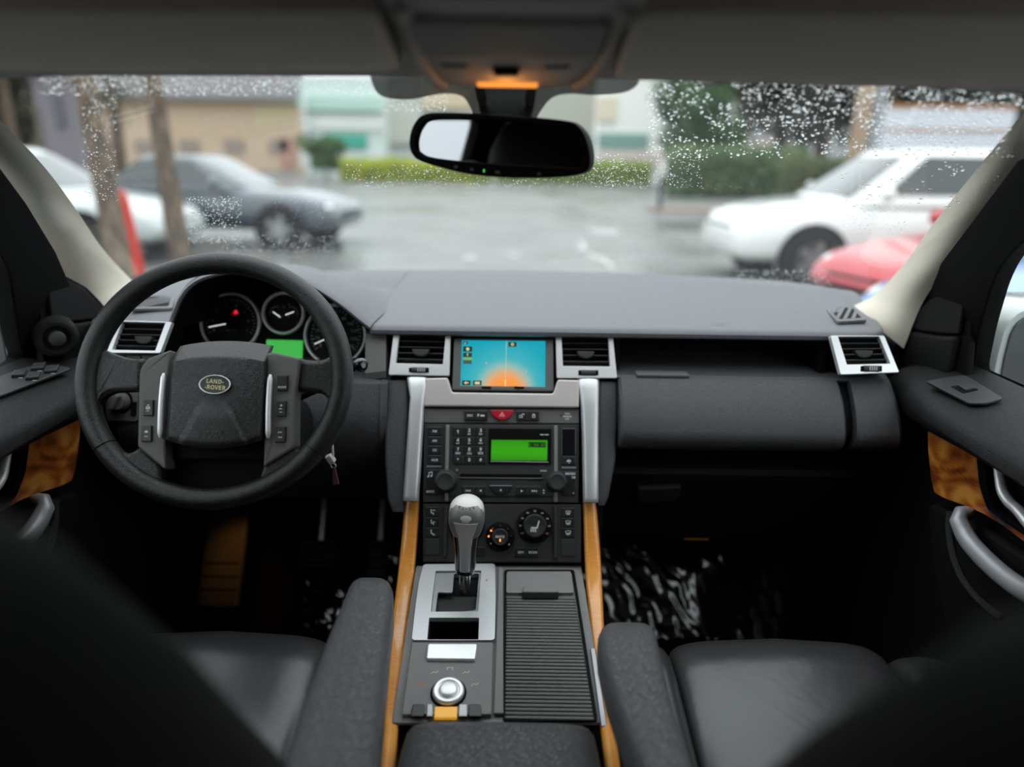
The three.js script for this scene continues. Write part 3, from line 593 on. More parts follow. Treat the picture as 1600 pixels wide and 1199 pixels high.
{ // navigation screen
  const t = thing('navigation_screen', 'navigation display with an orange glow on a turquoise map, set between two air vents', 'screen', stackF);
  const O = stackF.poly([[710, 521], [864, 523], [865, 612], [706.5, 610]]), G = stackF.poly([[721.5, 531.5], [852.5, 533], [852, 605], [719, 603]]);
  part('bezel', plate(O, 0.016, { r: 0.003, b: 0.002, z0: -0.012, seg: 3, holes: [{ pts: G, r: 0.0005 }] }), M.plasticGrey, t);
  const map = canvasTex(512, 288, (x, W, H) => {
    const g = x.createRadialGradient(W * 0.53, H * 1.08, 10, W * 0.53, H * 1.08, W * 0.62);
    g.addColorStop(0, '#ff9a3c'); g.addColorStop(0.22, '#ffa352'); g.addColorStop(0.34, '#e3b184'); g.addColorStop(0.46, '#9cc0b8'); g.addColorStop(0.62, '#45b6c2'); g.addColorStop(1, '#12a9bd');
    x.fillStyle = '#12a9bd'; x.fillRect(0, 0, W, H); x.fillStyle = g; x.fillRect(0, 0, W, H);
    x.strokeStyle = '#d8e0b0'; x.lineWidth = 2.5; x.beginPath(); x.moveTo(W * 0.535, 0); x.lineTo(W * 0.53, H); x.stroke();
    x.strokeStyle = '#ffcf90'; x.lineWidth = 9; x.beginPath(); x.moveTo(W * 0.53, H * 0.86); x.lineTo(W * 0.53, H); x.stroke();
    x.fillStyle = '#e8b0a0'; x.beginPath(); x.arc(W * 0.3, H * 0.5, 5, 0, 7); x.fill(); x.beginPath(); x.arc(W * 0.77, H * 0.66, 5, 0, 7); x.fill();
    const box = (a, b, w, h, c, d) => { x.fillStyle = c; x.fillRect(a * W, b * H, w * W, h * H); x.fillStyle = d; };
    box(0.02, 0.03, 0.06, 0.06, '#174b58', ''); x.fillStyle = '#cfd8c0'; x.font = 'bold 13px sans-serif'; x.fillText('2D', W * 0.03, H * 0.08);
    box(0.025, 0.14, 0.105, 0.11, '#22302a', '#cfd39a'); x.beginPath(); x.arc(W * 0.078, H * 0.195, 11, 0, 7); x.fill();
    box(0.025, 0.28, 0.105, 0.09, '#333a2e', '#c8cca0'); x.fillRect(W * 0.07, H * 0.29, 7, 16);
    box(0.025, 0.38, 0.105, 0.05, '#7dbb50', ''); box(0.025, 0.44, 0.105, 0.08, '#4a5a58', '');
    box(0.56, 0.03, 0.095, 0.1, '#2c3424', '#d8d48c'); x.beginPath(); x.arc(W * 0.607, H * 0.08, 10, 0, 7); x.fill(); x.fillStyle = '#4a5030'; x.beginPath(); x.arc(W * 0.607, H * 0.08, 4, 0, 7); x.fill();
    for (const [a, f] of [[0.02, 0], [0.15, 1]]) { box(a, 0.88, 0.1, 0.1, '#2e3626', '#e0cfa0'); if (f) { x.fillRect((a + 0.02) * W, 0.9 * H, 0.06 * W, 0.06 * H); } else { x.beginPath(); x.moveTo((a + 0.02) * W, 0.93 * H); x.lineTo((a + 0.05) * W, 0.89 * H); x.lineTo((a + 0.05) * W, 0.97 * H); x.fill(); x.fillRect((a + 0.05) * W, 0.915 * H, 14, 8); } }
  });
  const g = plate(G, 0.002, { b: 0, z0: -0.004 }), uv = g.attributes.uv, p = g.attributes.position;
  const x0 = Math.min(...G.map((q) => q.x)), x1 = Math.max(...G.map((q) => q.x)), y0 = Math.min(...G.map((q) => q.y)), y1 = Math.max(...G.map((q) => q.y));
  for (let i = 0; i < p.count; i++) uv.setXY(i, (p.getX(i) - x0) / (x1 - x0), (p.getY(i) - y0) / (y1 - y0));
  part('display', g, std({ color: C(0.01, 0.01, 0.01), roughness: 0.25, emissive: C(1, 1, 1), emissiveMap: map, emissiveIntensity: 0.62 }), t);
  for (const a of [760, 811]) part('catch', plate(stackF.poly([[a - 8, 604.5], [a + 8, 605], [a + 7, 608], [a - 7, 607.5]]), 0.003, { b: 0.0006, z0: 0.003, r: 0.001 }), M.black, t);
  const L = new THREE.RectAreaLight(new THREE.Color(0.35, 0.85, 0.85), 0.7, 0.14, 0.075); L.name = 'screen_light'; L.position.copy(stackF.world((x0 + x1) / 2, (y0 + y1) / 2, 0.006)); L.lookAt(stackF.world((x0 + x1) / 2, (y0 + y1) / 2, 1)); scene.add(L);
}
const btn = (parent, px, name = 'button', { h = 0.004, z0 = 0.001, r = 0.0015, b = 0.0012, mat = M.button, frame = stackF } = {}) => part(name, plate(frame.poly(px, z0 + h), h, { r, b, z0 }), mat, parent);
const mid = (frame, px, z) => { const P = frame.poly(px, z); return P.reduce((s, p) => s.add(p), V2(0, 0)).multiplyScalar(1 / P.length); };
const box4 = (a, b, c, d) => [[a, b], [c, b], [c, d], [a, d]];
const labelled = (parent, px, key, draw, o = {}, w = 0.8, hh = 0.7, dy = 0) => {
  const m = btn(parent, px, o.name, o), f = o.frame ?? stackF, top = (o.z0 ?? 0.001) + (o.h ?? 0.004), P = f.poly(px, top), c = mid(f, px, top);
  if (draw) stick(m, P[0].distanceTo(P[1]) * w, P[1].distanceTo(P[2]) * hh, key, draw, c.x, c.y + dy, top + E3, 0, o.lit ? printGlow : printMat);
  return m;
};
const gl = (f) => (x, W, H) => { x.lineWidth = H * 0.09; x.translate(W / 2, H / 2); x.scale(H / 100, H / 100); x.lineWidth = 8; f(x); };
const tri = (x, a, b, s) => { x.beginPath(); x.moveTo(a - s, b - Math.abs(s)); x.lineTo(a + s, b); x.lineTo(a - s, b + Math.abs(s)); x.fill(); };
const lens = (x0, x1, y0, y1) => { const L = []; for (let i = 0; i <= 12; i++) { const t = i / 12; L.push([lerp(x1, x0, t), y0 + (y1 - y0) * Math.sin(Math.PI * t) ** 0.6]); } return L; };
{ // switch row
  const t = thing('switch_panel', 'dark strip with a red hazard button and small black switches under the navigation screen', 'switches', stackF);
  part('panel', plate(stackF.poly([[663, 638.5], [904.5, 639.5], [904.5, 662], [663, 661]]), 0.012, { r: 0.001, b: 0.001, z0: -0.011 }), M.plasticGrey, t);
  labelled(t, box4(725.5, 642, 743.4, 657), 'dsc', text('DSC', 0.5));
  labelled(t, box4(744, 642, 761.8, 657), 'park', gl((x) => { x.font = 'bold 60px sans-serif'; x.fillText('P', -70, 20); x.fillRect(-20, -10, 60, 25); }));
  const hz = part('hazard_button', plate(stackF.poly(lens(766, 803, 641, 657), 0.006), 0.006, { b: 0.0015, z0: 0.001 }), M.red, t, 'red half-round hazard button');
  const hc = stackF.loc(784.5, 648, 0.007);
  stick(hz, 0.011, 0.011, 'hazard', gl((x) => { x.strokeStyle = '#f0a0a8'; x.lineWidth = 7; for (const s of [40, 18]) { x.beginPath(); x.moveTo(0, -s); x.lineTo(s, s * 0.7); x.lineTo(-s, s * 0.7); x.closePath(); x.stroke(); } }), hc.x, hc.y, 0.0071);
  labelled(t, box4(806.7, 642.5, 824.4, 657.3), 'unlock', gl((x) => { x.strokeRect(-35, -5, 40, 30); x.beginPath(); x.arc(18, -12, 18, 2.6, 6.2); x.stroke(); }));
  labelled(t, box4(825, 642.5, 842.8, 657.3), 'lock', gl((x) => { x.strokeRect(-18, -8, 36, 32); x.beginPath(); x.arc(0, -12, 14, Math.PI, 0); x.stroke(); }));
  const c = stackF.loc(886.5, 651, 0.001); stick(t, 0.022, 0.014, 'pass', text('PASS\nAIRBAG\nOFF', 0.85), c.x, c.y, 0.0016);
  part('sensor', moved(rbox(0.0012, 0.005, 0.001, 0.0004), stackF.loc(876, 650).x, stackF.loc(876, 650).y, 0.0014), M.black, t);
}
{ // radio
  const t = thing('car_radio', 'black car radio with a green display, number keys and two round knobs', 'radio', stackF);
  part('faceplate', plate(stackF.poly([[663, 662.5], [904.5, 663.5], [904, 786], [661, 785]]), 0.012, { r: 0.001, b: 0.001, z0: -0.011 }), M.plastic, t);
  part('front_panel', plate(stackF.poly([[703, 664.5], [864, 666], [864, 776], [700, 776]]), 0.003, { r: 0.002, b: 0.001, z0: 0.0005 }), M.plastic, t);
  const names = ['1', '2\nABC', '3\nDEF', '4\nGHI', '5\nJKL', '6\nMNO', '7\nPQRS', '8\nTUV', '9\nWXYZ', '*', '0', '#'];
  const kx = [706.6, 724.4, 742.2, 760], ky = [667.2, 682.6, 696.8, 711.6, 725.8];
  names.forEach((n, i) => { const c = i % 3, r = Math.floor(i / 3); labelled(t, box4(kx[c] + 0.6, ky[r] + 0.5, kx[c + 1] - 0.6, ky[r + 1] - 0.5), 'k' + n, (x, W, H) => { const [a, b] = n.split('\n'); x.fillStyle = '#dcdcdc'; x.textAlign = 'center'; x.textBaseline = 'middle'; x.font = 'bold ' + H * 0.62 + 'px sans-serif'; x.fillText(a, W / 2, H * (b ? 0.34 : 0.5)); if (b) { x.font = 'bold ' + H * 0.26 + 'px sans-serif'; x.fillText(b, W / 2, H * 0.8); } if (r === 2) x.fillRect(W * 0.2, H * 0.93, W * 0.6, H * 0.06); }, { name: 'key', z0: 0.0035, h: 0.002, r: 0.001, b: 0.0008 }, 0.84, 0.86); });
  const D = [[768, 687.5], [855.5, 688], [855, 720], [767, 719.5]];
  part('display_frame', plate(stackF.poly([[763.5, 669.5], [861.5, 670.5], [861, 726], [763, 725]], 0.005), 0.003, { r: 0.002, b: 0.0012, z0: 0.003, holes: [{ pts: stackF.poly(D, 0.005), r: 0.0008 }] }), M.black, t);
  const G = stackF.poly(D, 0.005), dm = canvasTex(256, 96, (x, W, H) => { const g = x.createLinearGradient(0, 0, 0, H); g.addColorStop(0, '#2f9405'); g.addColorStop(0.6, '#36a806'); g.addColorStop(1, '#2c8c04'); x.fillStyle = g; x.fillRect(0, 0, W, H); x.fillStyle = '#0b2200'; x.font = 'bold 19px monospace'; x.fillRect(W * 0.66, H * 0.11, W * 0.31, H * 0.24); x.fillStyle = '#2f9405'; x.textAlign = 'center'; x.textBaseline = 'middle'; x.fillText('0:10:47', W * 0.815, H * 0.235); });
  const g = plate(G, 0.001, { b: 0, z0: 0.0036 }), p = g.attributes.position, uv = g.attributes.uv, x0 = Math.min(...G.map((q) => q.x)), x1 = Math.max(...G.map((q) => q.x)), y0 = Math.min(...G.map((q) => q.y)), y1 = Math.max(...G.map((q) => q.y));
  for (let i = 0; i < p.count; i++) uv.setXY(i, (p.getX(i) - x0) / (x1 - x0), (p.getY(i) - y0) / (y1 - y0));
  part('display', g, std({ color: C(0.01, 0.02, 0.01), roughness: 0.3, emissive: C(1, 1, 1), emissiveMap: dm, emissiveIntensity: 0.6 }), t, 'bright green display');
  { const a = stackF.loc(766.5, 721.5, 0.006), b = stackF.loc(857, 722.5, 0.006); part('display_sill', moved(rbox(b.x - a.x, 0.0022, 0.0022, 0.0008), (a.x + b.x) / 2, a.y, 0.0062), M.silverDark, t); }
  { const a = stackF.loc(851, 679.5, 0.006); stick(t, 0.015, 0.0035, 'model', (x, W, H) => { x.fillRect(0, H * 0.3, W * 0.4, H * 0.4); x.fillRect(W * 0.5, H * 0.3, W * 0.45, H * 0.4); }, a.x, a.y, 0.0064); }
  ['FM', 'AM', 'CD', 'AUX'].forEach((n, i) => labelled(t, box4(668, [667, 682, 696.5, 711.5][i], 690.5, [681.4, 696, 711, 726.5][i]), n, text(n, 0.5), { h: 0.003 }));
  part('strip', plate(stackF.poly([[666.5, 727.8], [689.5, 727.8], [689.5, 731], [666.5, 731]]), 0.002, { z0: 0.001, b: 0.0005 }), M.silverDark, t);
  part('strip', plate(stackF.poly([[877.5, 729.5], [900, 729.5], [900, 733], [877.5, 733]]), 0.002, { z0: 0.001, b: 0.0005 }), M.silverDark, t);
  btn(t, box4(877.3, 669.5, 899.6, 712), 'window', { h: 0.002, mat: M.gloss });
  labelled(t, box4(877.3, 713, 899.6, 727), 'phone', gl((x) => { x.lineWidth = 13; x.beginPath(); x.arc(6, 22, 30, Math.PI * 1.05, Math.PI * 1.9); x.stroke(); x.beginPath(); x.arc(-4, 26, 16, Math.PI * 1.3, Math.PI * 2.3); x.stroke(); }), { h: 0.003 });
  labelled(t, [[665.5, 734], [690, 734], [688, 773], [664.5, 773]], 'audio', (x, W, H) => { x.lineWidth = 4; x.beginPath(); x.moveTo(W * 0.18, H * 0.26); x.lineTo(W * 0.18, H * 0.1); x.lineTo(W * 0.4, H * 0.08); x.lineTo(W * 0.4, H * 0.24); x.stroke(); x.beginPath(); x.arc(W * 0.13, H * 0.27, 5, 0, 7); x.arc(W * 0.35, H * 0.25, 5, 0, 7); x.fill(); x.font = 'bold ' + H * 0.13 + 'px sans-serif'; x.fillText('AUTO', W * 0.02, H * 0.95); }, { h: 0.002 }, 0.9, 0.95);
  labelled(t, [[877, 736.5], [901, 736.5], [900, 775], [877, 775]], 'menu', (x, W, H) => { x.font = 'bold ' + H * 0.15 + 'px sans-serif'; x.textAlign = 'right'; x.fillText('MENU', W * 0.98, H * 0.14); x.fillText('TR', W * 0.98, H * 0.3); x.fillText('<', W * 0.9, H * 0.96); }, { h: 0.002 }, 0.9, 0.95);
  const knob = (px, py, rp, label) => {
    const c = stackF.loc(px, py, 0.016), r = rp * 1.19 / FOCAL, L = [[r * 1.1, 0], [r * 1.1, 0.002], [r * 0.97, 0.003], [r, 0.005], [r * 0.96, 0.016], [r * 0.86, 0.0195], [r * 0.7, 0.0205], [r * 0.66, 0.0195], [0, 0.019]].map(([a, b]) => V2(a, b));
    const k = part('knob', new THREE.LatheGeometry(L, 40).rotateX(Math.PI / 2).translate(c.x, c.y, 0.002), M.plastic, t, label); return k;
  };
  knob(696, 752.5, 17); knob(870.5, 753, 15.5);
  const po = stackF.loc(714, 734.5, 0.004); stick(t, 0.006, 0.006, 'power', gl((x) => { x.beginPath(); x.arc(0, 5, 25, -1, 4.14); x.stroke(); x.beginPath(); x.moveTo(0, -35); x.lineTo(0, 0); x.stroke(); }), po.x, po.y, 0.0041);
  const en = stackF.loc(849, 736, 0.004); stick(t, 0.012, 0.0045, 'enter', text('ENTER', 0.8), en.x, en.y, 0.0041);
  part('disc_slot', plate(stackF.poly([[719, 740.5], [847, 741.5], [846, 746.5], [718, 745.5]], 0.004), 0.0008, { r: 0.002, b: 0.0002, z0: 0.0034 }), M.gloss, t);
  part('slot_lip', plate(stackF.poly([[717, 746], [848, 747.2], [848, 748.8], [717, 747.6]], 0.005), 0.003, { b: 0.0005, z0: 0.003 }), M.plasticGrey, t);
  const o2 = { z0: 0.0035, h: 0.0025 };
  labelled(t, box4(721.8, 760, 740.6, 774), 'prev', gl((x) => { x.fillRect(-42, -20, 8, 40); tri(x, -14, 0, -18); tri(x, 24, 0, -18); }), o2);
  labelled(t, box4(741.2, 760, 760, 774), 'back', gl((x) => tri(x, 0, 0, -20)), o2);
  const ej = part('eject_button', plate(stackF.poly(lens(764.5, 801, 759, 773), 0.006), 0.004, { b: 0.001, z0: 0.0035 }), M.button, t), ec = stackF.loc(782.5, 766, 0.008);
  stick(ej, 0.006, 0.006, 'eject', gl((x) => { x.beginPath(); x.moveTo(-30, 5); x.lineTo(0, -25); x.lineTo(30, 5); x.fill(); x.fillRect(-30, 14, 60, 12); }), ec.x, ec.y, 0.0079);
  { const a = stackF.loc(765.5, 759.2, 0.007), b = stackF.loc(800, 759.6, 0.007); part('eject_rim', moved(rbox(b.x - a.x, 0.0016, 0.002, 0.0006), (a.x + b.x) / 2, a.y, 0.0072), M.silverDark, t); }
  labelled(t, box4(806.2, 760.5, 825, 774.5), 'play', gl((x) => tri(x, 0, 0, 20)), o2);
  labelled(t, box4(825.6, 760.5, 844.4, 774.5), 'next', gl((x) => { tri(x, -24, 0, 18); tri(x, 14, 0, 18); x.fillRect(34, -20, 8, 40); }), o2);
  const ud = stackF.loc(849.6, 768.5, 0.004); stick(t, 0.004, 0.008, 'updown', (x, W, H) => { x.beginPath(); x.moveTo(W / 2, 0); x.lineTo(W, H * 0.35); x.lineTo(0, H * 0.35); x.fill(); x.beginPath(); x.moveTo(W / 2, H); x.lineTo(W, H * 0.65); x.lineTo(0, H * 0.65); x.fill(); }, ud.x, ud.y, 0.0041);
  const L = new THREE.RectAreaLight(new THREE.Color(0.06, 0.8, 0.06), 0.5, 0.085, 0.03); L.name = 'display_light'; L.position.copy(stackF.world((x0 + x1) / 2, (y0 + y1) / 2, 0.008)); L.lookAt(stackF.world((x0 + x1) / 2, (y0 + y1) / 2, 1)); scene.add(L);
}
{ // heating controls
  const t = thing('climate_panel', 'black heating control panel with rotary dials behind the gear lever', 'controls', stackF);
  part('panel', plate(stackF.poly([[661, 787.5], [908, 788.5], [908, 880], [661, 879]]), 0.012, { r: 0.002, b: 0.0015, z0: -0.012 }), M.plastic, t);
  const man = (k) => gl((x) => { x.beginPath(); x.arc(-22, -28, 9, 0, 7); x.fill(); x.lineWidth = 10; x.beginPath(); x.moveTo(-22, -14); x.lineTo(-18, 16); x.lineTo(12, 16); x.lineTo(14, 38); x.stroke(); x.lineWidth = 6; const y = [-24, 0, 34][k]; x.beginPath(); x.moveTo(40, y); x.lineTo(4, y); x.moveTo(14, y - 10); x.lineTo(4, y); x.lineTo(14, y + 10); x.stroke(); });
  [0, 1, 2].forEach((k) => labelled(t, box4(664.6, [792.4, 808.6, 824.4][k], 687.4, [808, 823.8, 840][k]), 'man' + k, man(k), { z0: -0.001, h: 0.003 }));
  btn(t, box4(664.2, 842, 686.6, 868), 'blank', { z0: -0.001, h: 0.0025, mat: M.plastic });
  const scr = (k) => gl((x) => { x.lineWidth = 7; x.beginPath(); x.moveTo(-40, -20); x.quadraticCurveTo(0, -38, 40, -20); x.lineTo(26, 20); x.quadraticCurveTo(0, 8, -26, 20); x.closePath(); x.stroke(); for (let i = -1; i < 2; i++) { x.beginPath(); x.moveTo(i * 15, 34); x.lineTo(i * 15, k * 8 - 14); x.stroke(); } });
  [0, 1, 2].forEach((k) => labelled(t, box4(876.8, [794, 809.4, 825][k], 898.6, [808.8, 824.4, 840.4][k]), 'scr' + k, scr(k), { z0: -0.001, h: 0.003 }));
  btn(t, box4(876.6, 843, 898.6, 870), 'blank', { z0: -0.001, h: 0.0025, mat: M.plastic });
  labelled(t, box4(804.8, 856, 823, 871), 'off', text('OFF', 0.5), { z0: -0.001, h: 0.003 });
  labelled(t, box4(823.6, 856, 841.6, 871), 'econ', text('ECON', 0.5), { z0: -0.001, h: 0.003 });
  btn(t, box4(742, 855, 759, 870), 'button', { z0: -0.001, h: 0.003 });
  const dialKnob = (px, py, R, r, key, face, top, topDraw) => {
    const c = stackF.loc(px, py, 0.004), S = 1.17 / FOCAL, k = part('dial', new THREE.LatheGeometry([[R * S, -0.001], [R * S, 0.002], [R * S * 0.97, 0.004], [R * S * 0.72, 0.005], [r * S * 1.02, 0.005], [0, 0.005]].map((p) => V2(...p)), 48).rotateX(Math.PI / 2).translate(c.x, c.y, 0), M.black, t);
    stick(k, R * S * 1.9, R * S * 1.9, key, face, c.x, c.y, 0.0054);
    const kn = part('knob', new THREE.LatheGeometry([[r * S, 0.004], [r * S * 1.0, 0.013], [r * S * 0.93, 0.016], [r * S * 0.84, 0.017], [r * S * 0.8, 0.0155], [0, 0.0155]].map((p) => V2(...p)), 40).rotateX(Math.PI / 2).translate(c.x, c.y, 0), M.plastic, t);
    stick(kn, r * S * 1.3, r * S * 1.3, top, topDraw, c.x, c.y, 0.0161);
    return kn;
  };
  const temps = (x, W, H) => { x.translate(W / 2, H / 2); x.font = 'bold ' + W / 13 + 'px sans-serif'; x.textAlign = 'center'; x.textBaseline = 'middle'; x.fillStyle = '#bdbdbd'; ['LO', '16', '18', '20', '22', '24', '26', '28', 'HI'].forEach((n, i) => { const a = Math.PI * (0.83 + i * 1.34 / 8); x.fillText(n, Math.cos(a) * W * 0.43, Math.sin(a) * W * 0.43); }); x.fillStyle = '#c03030'; x.fillRect(W * 0.36, W * 0.22, 5, 5); };
  const seat = gl((x) => { x.lineWidth = 9; x.beginPath(); x.moveTo(26, -30); x.lineTo(14, 12); x.lineTo(-22, 12); x.stroke(); for (let i = 0; i < 3; i++) { x.beginPath(); x.moveTo(-24 + i * 14, 22); x.lineTo(-24 + i * 14, 36); x.stroke(); } });
  dialKnob(835.5, 821.5, 28, 18.5, 'temps', temps, 'seatheat', seat);
  dialKnob(729.5, 821.5, 28, 18.5, 'temps', temps, 'seatheat', seat);
  dialKnob(781.5, 839, 23, 13.2, 'fan', (x, W, H) => { x.translate(W / 2, H / 2); for (let i = 0; i < 7; i++) { const a = Math.PI * (0.8 + i * 1.4 / 6); x.fillStyle = i === 1 || i === 2 ? '#e07030' : '#666'; x.beginPath(); x.arc(Math.cos(a) * W * 0.4, Math.sin(a) * W * 0.4, W * 0.022, 0, 7); x.fill(); } x.fillStyle = '#bbb'; x.fillRect(W * 0.3, W * 0.24, 7, 7); x.fillRect(-W * 0.36, W * 0.22, 6, 6); }, 'auto', (x, W, H) => { x.font = 'bold ' + W * 0.32 + 'px sans-serif'; x.textAlign = 'center'; x.fillText('AUTO', W / 2, H * 0.56); });
  for (const [a, b] of [[767.5, 829.5], [763.5, 838.5]]) { const c = stackF.loc(a, b, 0.006); part('indicator', new THREE.SphereGeometry(0.0016, 12, 8).scale(1, 1, 0.5).translate(c.x, c.y, 0.0054), glow(1.0, 0.32, 0.08, 1.2), t); }
  const c = stackF.loc(781.5, 844.5, 0.016); part('indicator', moved(rbox(0.0022, 0.0045, 0.0008, 0.0004), c.x, c.y, 0.0161), glow(1.0, 0.36, 0.08, 1.2), t);
}
// ---------------------------------------------------------------- centre console between the seats
const conF = new Frame(V(0, 0.82, -0.87), V(1, 0, 0), V(0, 0.165, -0.986));
const K = (pts, h = 0) => conF.poly(pts, h);
const con = thing('centre_console', 'dark centre console with pale wood edges running back between the front seats', 'centre console', conF);
{
  part('base', plate(K([[660, 886], [901, 886], [940, 1180], [604, 1180]], -0.004), 0.27, { z0: -0.304, b: 0.004, r: 0.004 }), M.vinylDark, con);
  part('deck', plate(K([[650, 884], [908, 884], [948, 1130], [612, 1130]]), 0.006, { z0: -0.006, b: 0.0015, r: 0.004, holes: [{ pts: K([[683, 900], [750, 900], [745, 961], [675, 961]]), r: 0.001 }, { pts: K([[671, 972], [748.5, 972], [747.5, 1006], [668, 1006]]), r: 0.001 }] }), M.conGrey, con);
  // silver inner rails
  const rail = (a, b, w) => { const A = K([a])[0], B = K([b])[0], g = rbox(w, A.distanceTo(B), 0.006, 0.002); g.rotateZ(Math.atan2(A.y - B.y, A.x - B.x) - Math.PI / 2).translate((A.x + B.x) / 2, (A.y + B.y) / 2, 0.002); part('rail', g, M.silverDark, con); };
  rail([926, 1016], [944, 1140], 0.008);
  part('divider', plate(K([[779, 890], [786, 890], [787, 1120], [771, 1120]]), 0.006, { z0: 0, b: 0.002, r: 0.002 }), M.conGrey, con);
  // wood edges: swept strips rising to the foot of the stack
  const wood = (rows) => {
    const fr = rows.map(([px0, px1, py, z, d]) => { const A = onZ(px0, py, z), B = onZ(px1, py, z); return [conF.toLocal(A), conF.toLocal(B), d]; });
    const C0 = new THREE.CatmullRomCurve3(fr.map((f) => f[0])), C1 = new THREE.CatmullRomCurve3(fr.map((f) => f[1])), loops = [];
    for (let i = 0; i <= 28; i++) { const A = C0.getPoint(i / 28), B = C1.getPoint(i / 28), m = A.clone().add(B).multiplyScalar(0.5), w = A.distanceTo(B) / 2, X = B.clone().sub(A).normalize(), T = C0.getTangent(i / 28), N = X.clone().cross(T).normalize(); if (N.z < 0) N.negate(); loops.push(sq(w, 0.007, 24, 4.5).map((p) => m.clone().addScaledVector(X, p.x).addScaledVector(N, p.y - 0.007 + (1 - (p.x / w) ** 2) * 0.003))); }
    return part('wood_edge', loft(loops, { crease: 0.6 }), M.wood, con);
  };
  wood([[632, 655, 784, -1.082], [629, 653, 820, -1.065], [624, 649, 870, -1.035], [617, 643, 930, -0.985], [606, 634, 1010, -0.90], [594, 625, 1100, -0.785], [586, 620, 1165, -0.705], [578, 614, 1230, -0.635]]);
  wood([[911, 932, 786, -1.082], [912, 935, 820, -1.065], [914, 939, 870, -1.035], [917, 942, 930, -0.985], [924, 946, 1010, -0.90], [934, 954, 1100, -0.785], [942, 965, 1165, -0.705], [950, 974, 1230, -0.635]]);
}
{ // gear gate
  const t = thing('shifter_surround', 'brushed silver gear gate surround with a stepped slot around the gear lever', 'gear surround', conF);
  const O = K([[662, 888], [773.5, 887], [774.5, 940], [773, 1007], [643.5, 1007], [650, 950], [655, 915]]);
  const G = [[681, 898.5], [752, 898], [747, 962], [673.5, 962.5]];
  const pocket = [[671, 972], [748.5, 972], [747.5, 1006], [668, 1006]];
  part('bezel', plate(O, 0.008, { r: 0.006, b: 0.0025, z0: 0.0005, seg: 3, holes: [{ pts: K(G), r: 0.002 }, { pts: K(pocket), r: 0.001 }] }), M.silverMid, t);
  const slot = K([[709.5, 900], [748.5, 900], [743, 957], [715, 960.5], [681, 960], [684.5, 929.5], [707.5, 930]]);
  part('gate_plate', plate(K(G), 0.004, { r: 0.002, b: 0.001, z0: 0.001, holes: [{ pts: slot, r: 0.003 }] }), M.silverDark, t);
  part('slot_floor', plate(K([[690, 899], [751, 899], [746, 962], [675, 962]], -0.01), 0.002, { z0: -0.008, b: 0.0004 }), M.plastic, t);
  const SP = curveThrough(slot, 40);
  part('slot_shadow_gap', plate(K([[706, 899], [749, 899], [747, 928], [708, 928]], 0), 0.001, { z0: -0.0058, b: 0.0002, r: 0.004 }), M.black, t);
  part('pocket', plate(K(pocket), 0.03, { z0: -0.0295, b: 0, holes: [{ pts: K([[673, 974], [746.5, 974], [745.5, 1004], [670, 1004]]), r: 0.001 }] }), M.black, t);
  part('pocket_floor', plate(K(pocket), 0.002, { z0: -0.029, b: 0 }), M.black, t);
  [['P', 760.5, 907.5, '#e04050'], ['R', 760.5, 923.5, '#d8d8d8'], ['N', 759, 940, '#9a9a9a'], ['D', 757, 962, '#9a9a9a']].forEach(([s, a, b, c], i) => { const q = conF.loc(a, b, 0.0086); if (i < 2) stick(t, 0.0065, 0.007, 'gear' + s, text(s, 0.9, c), q.x, q.y, 0.0089); });
}
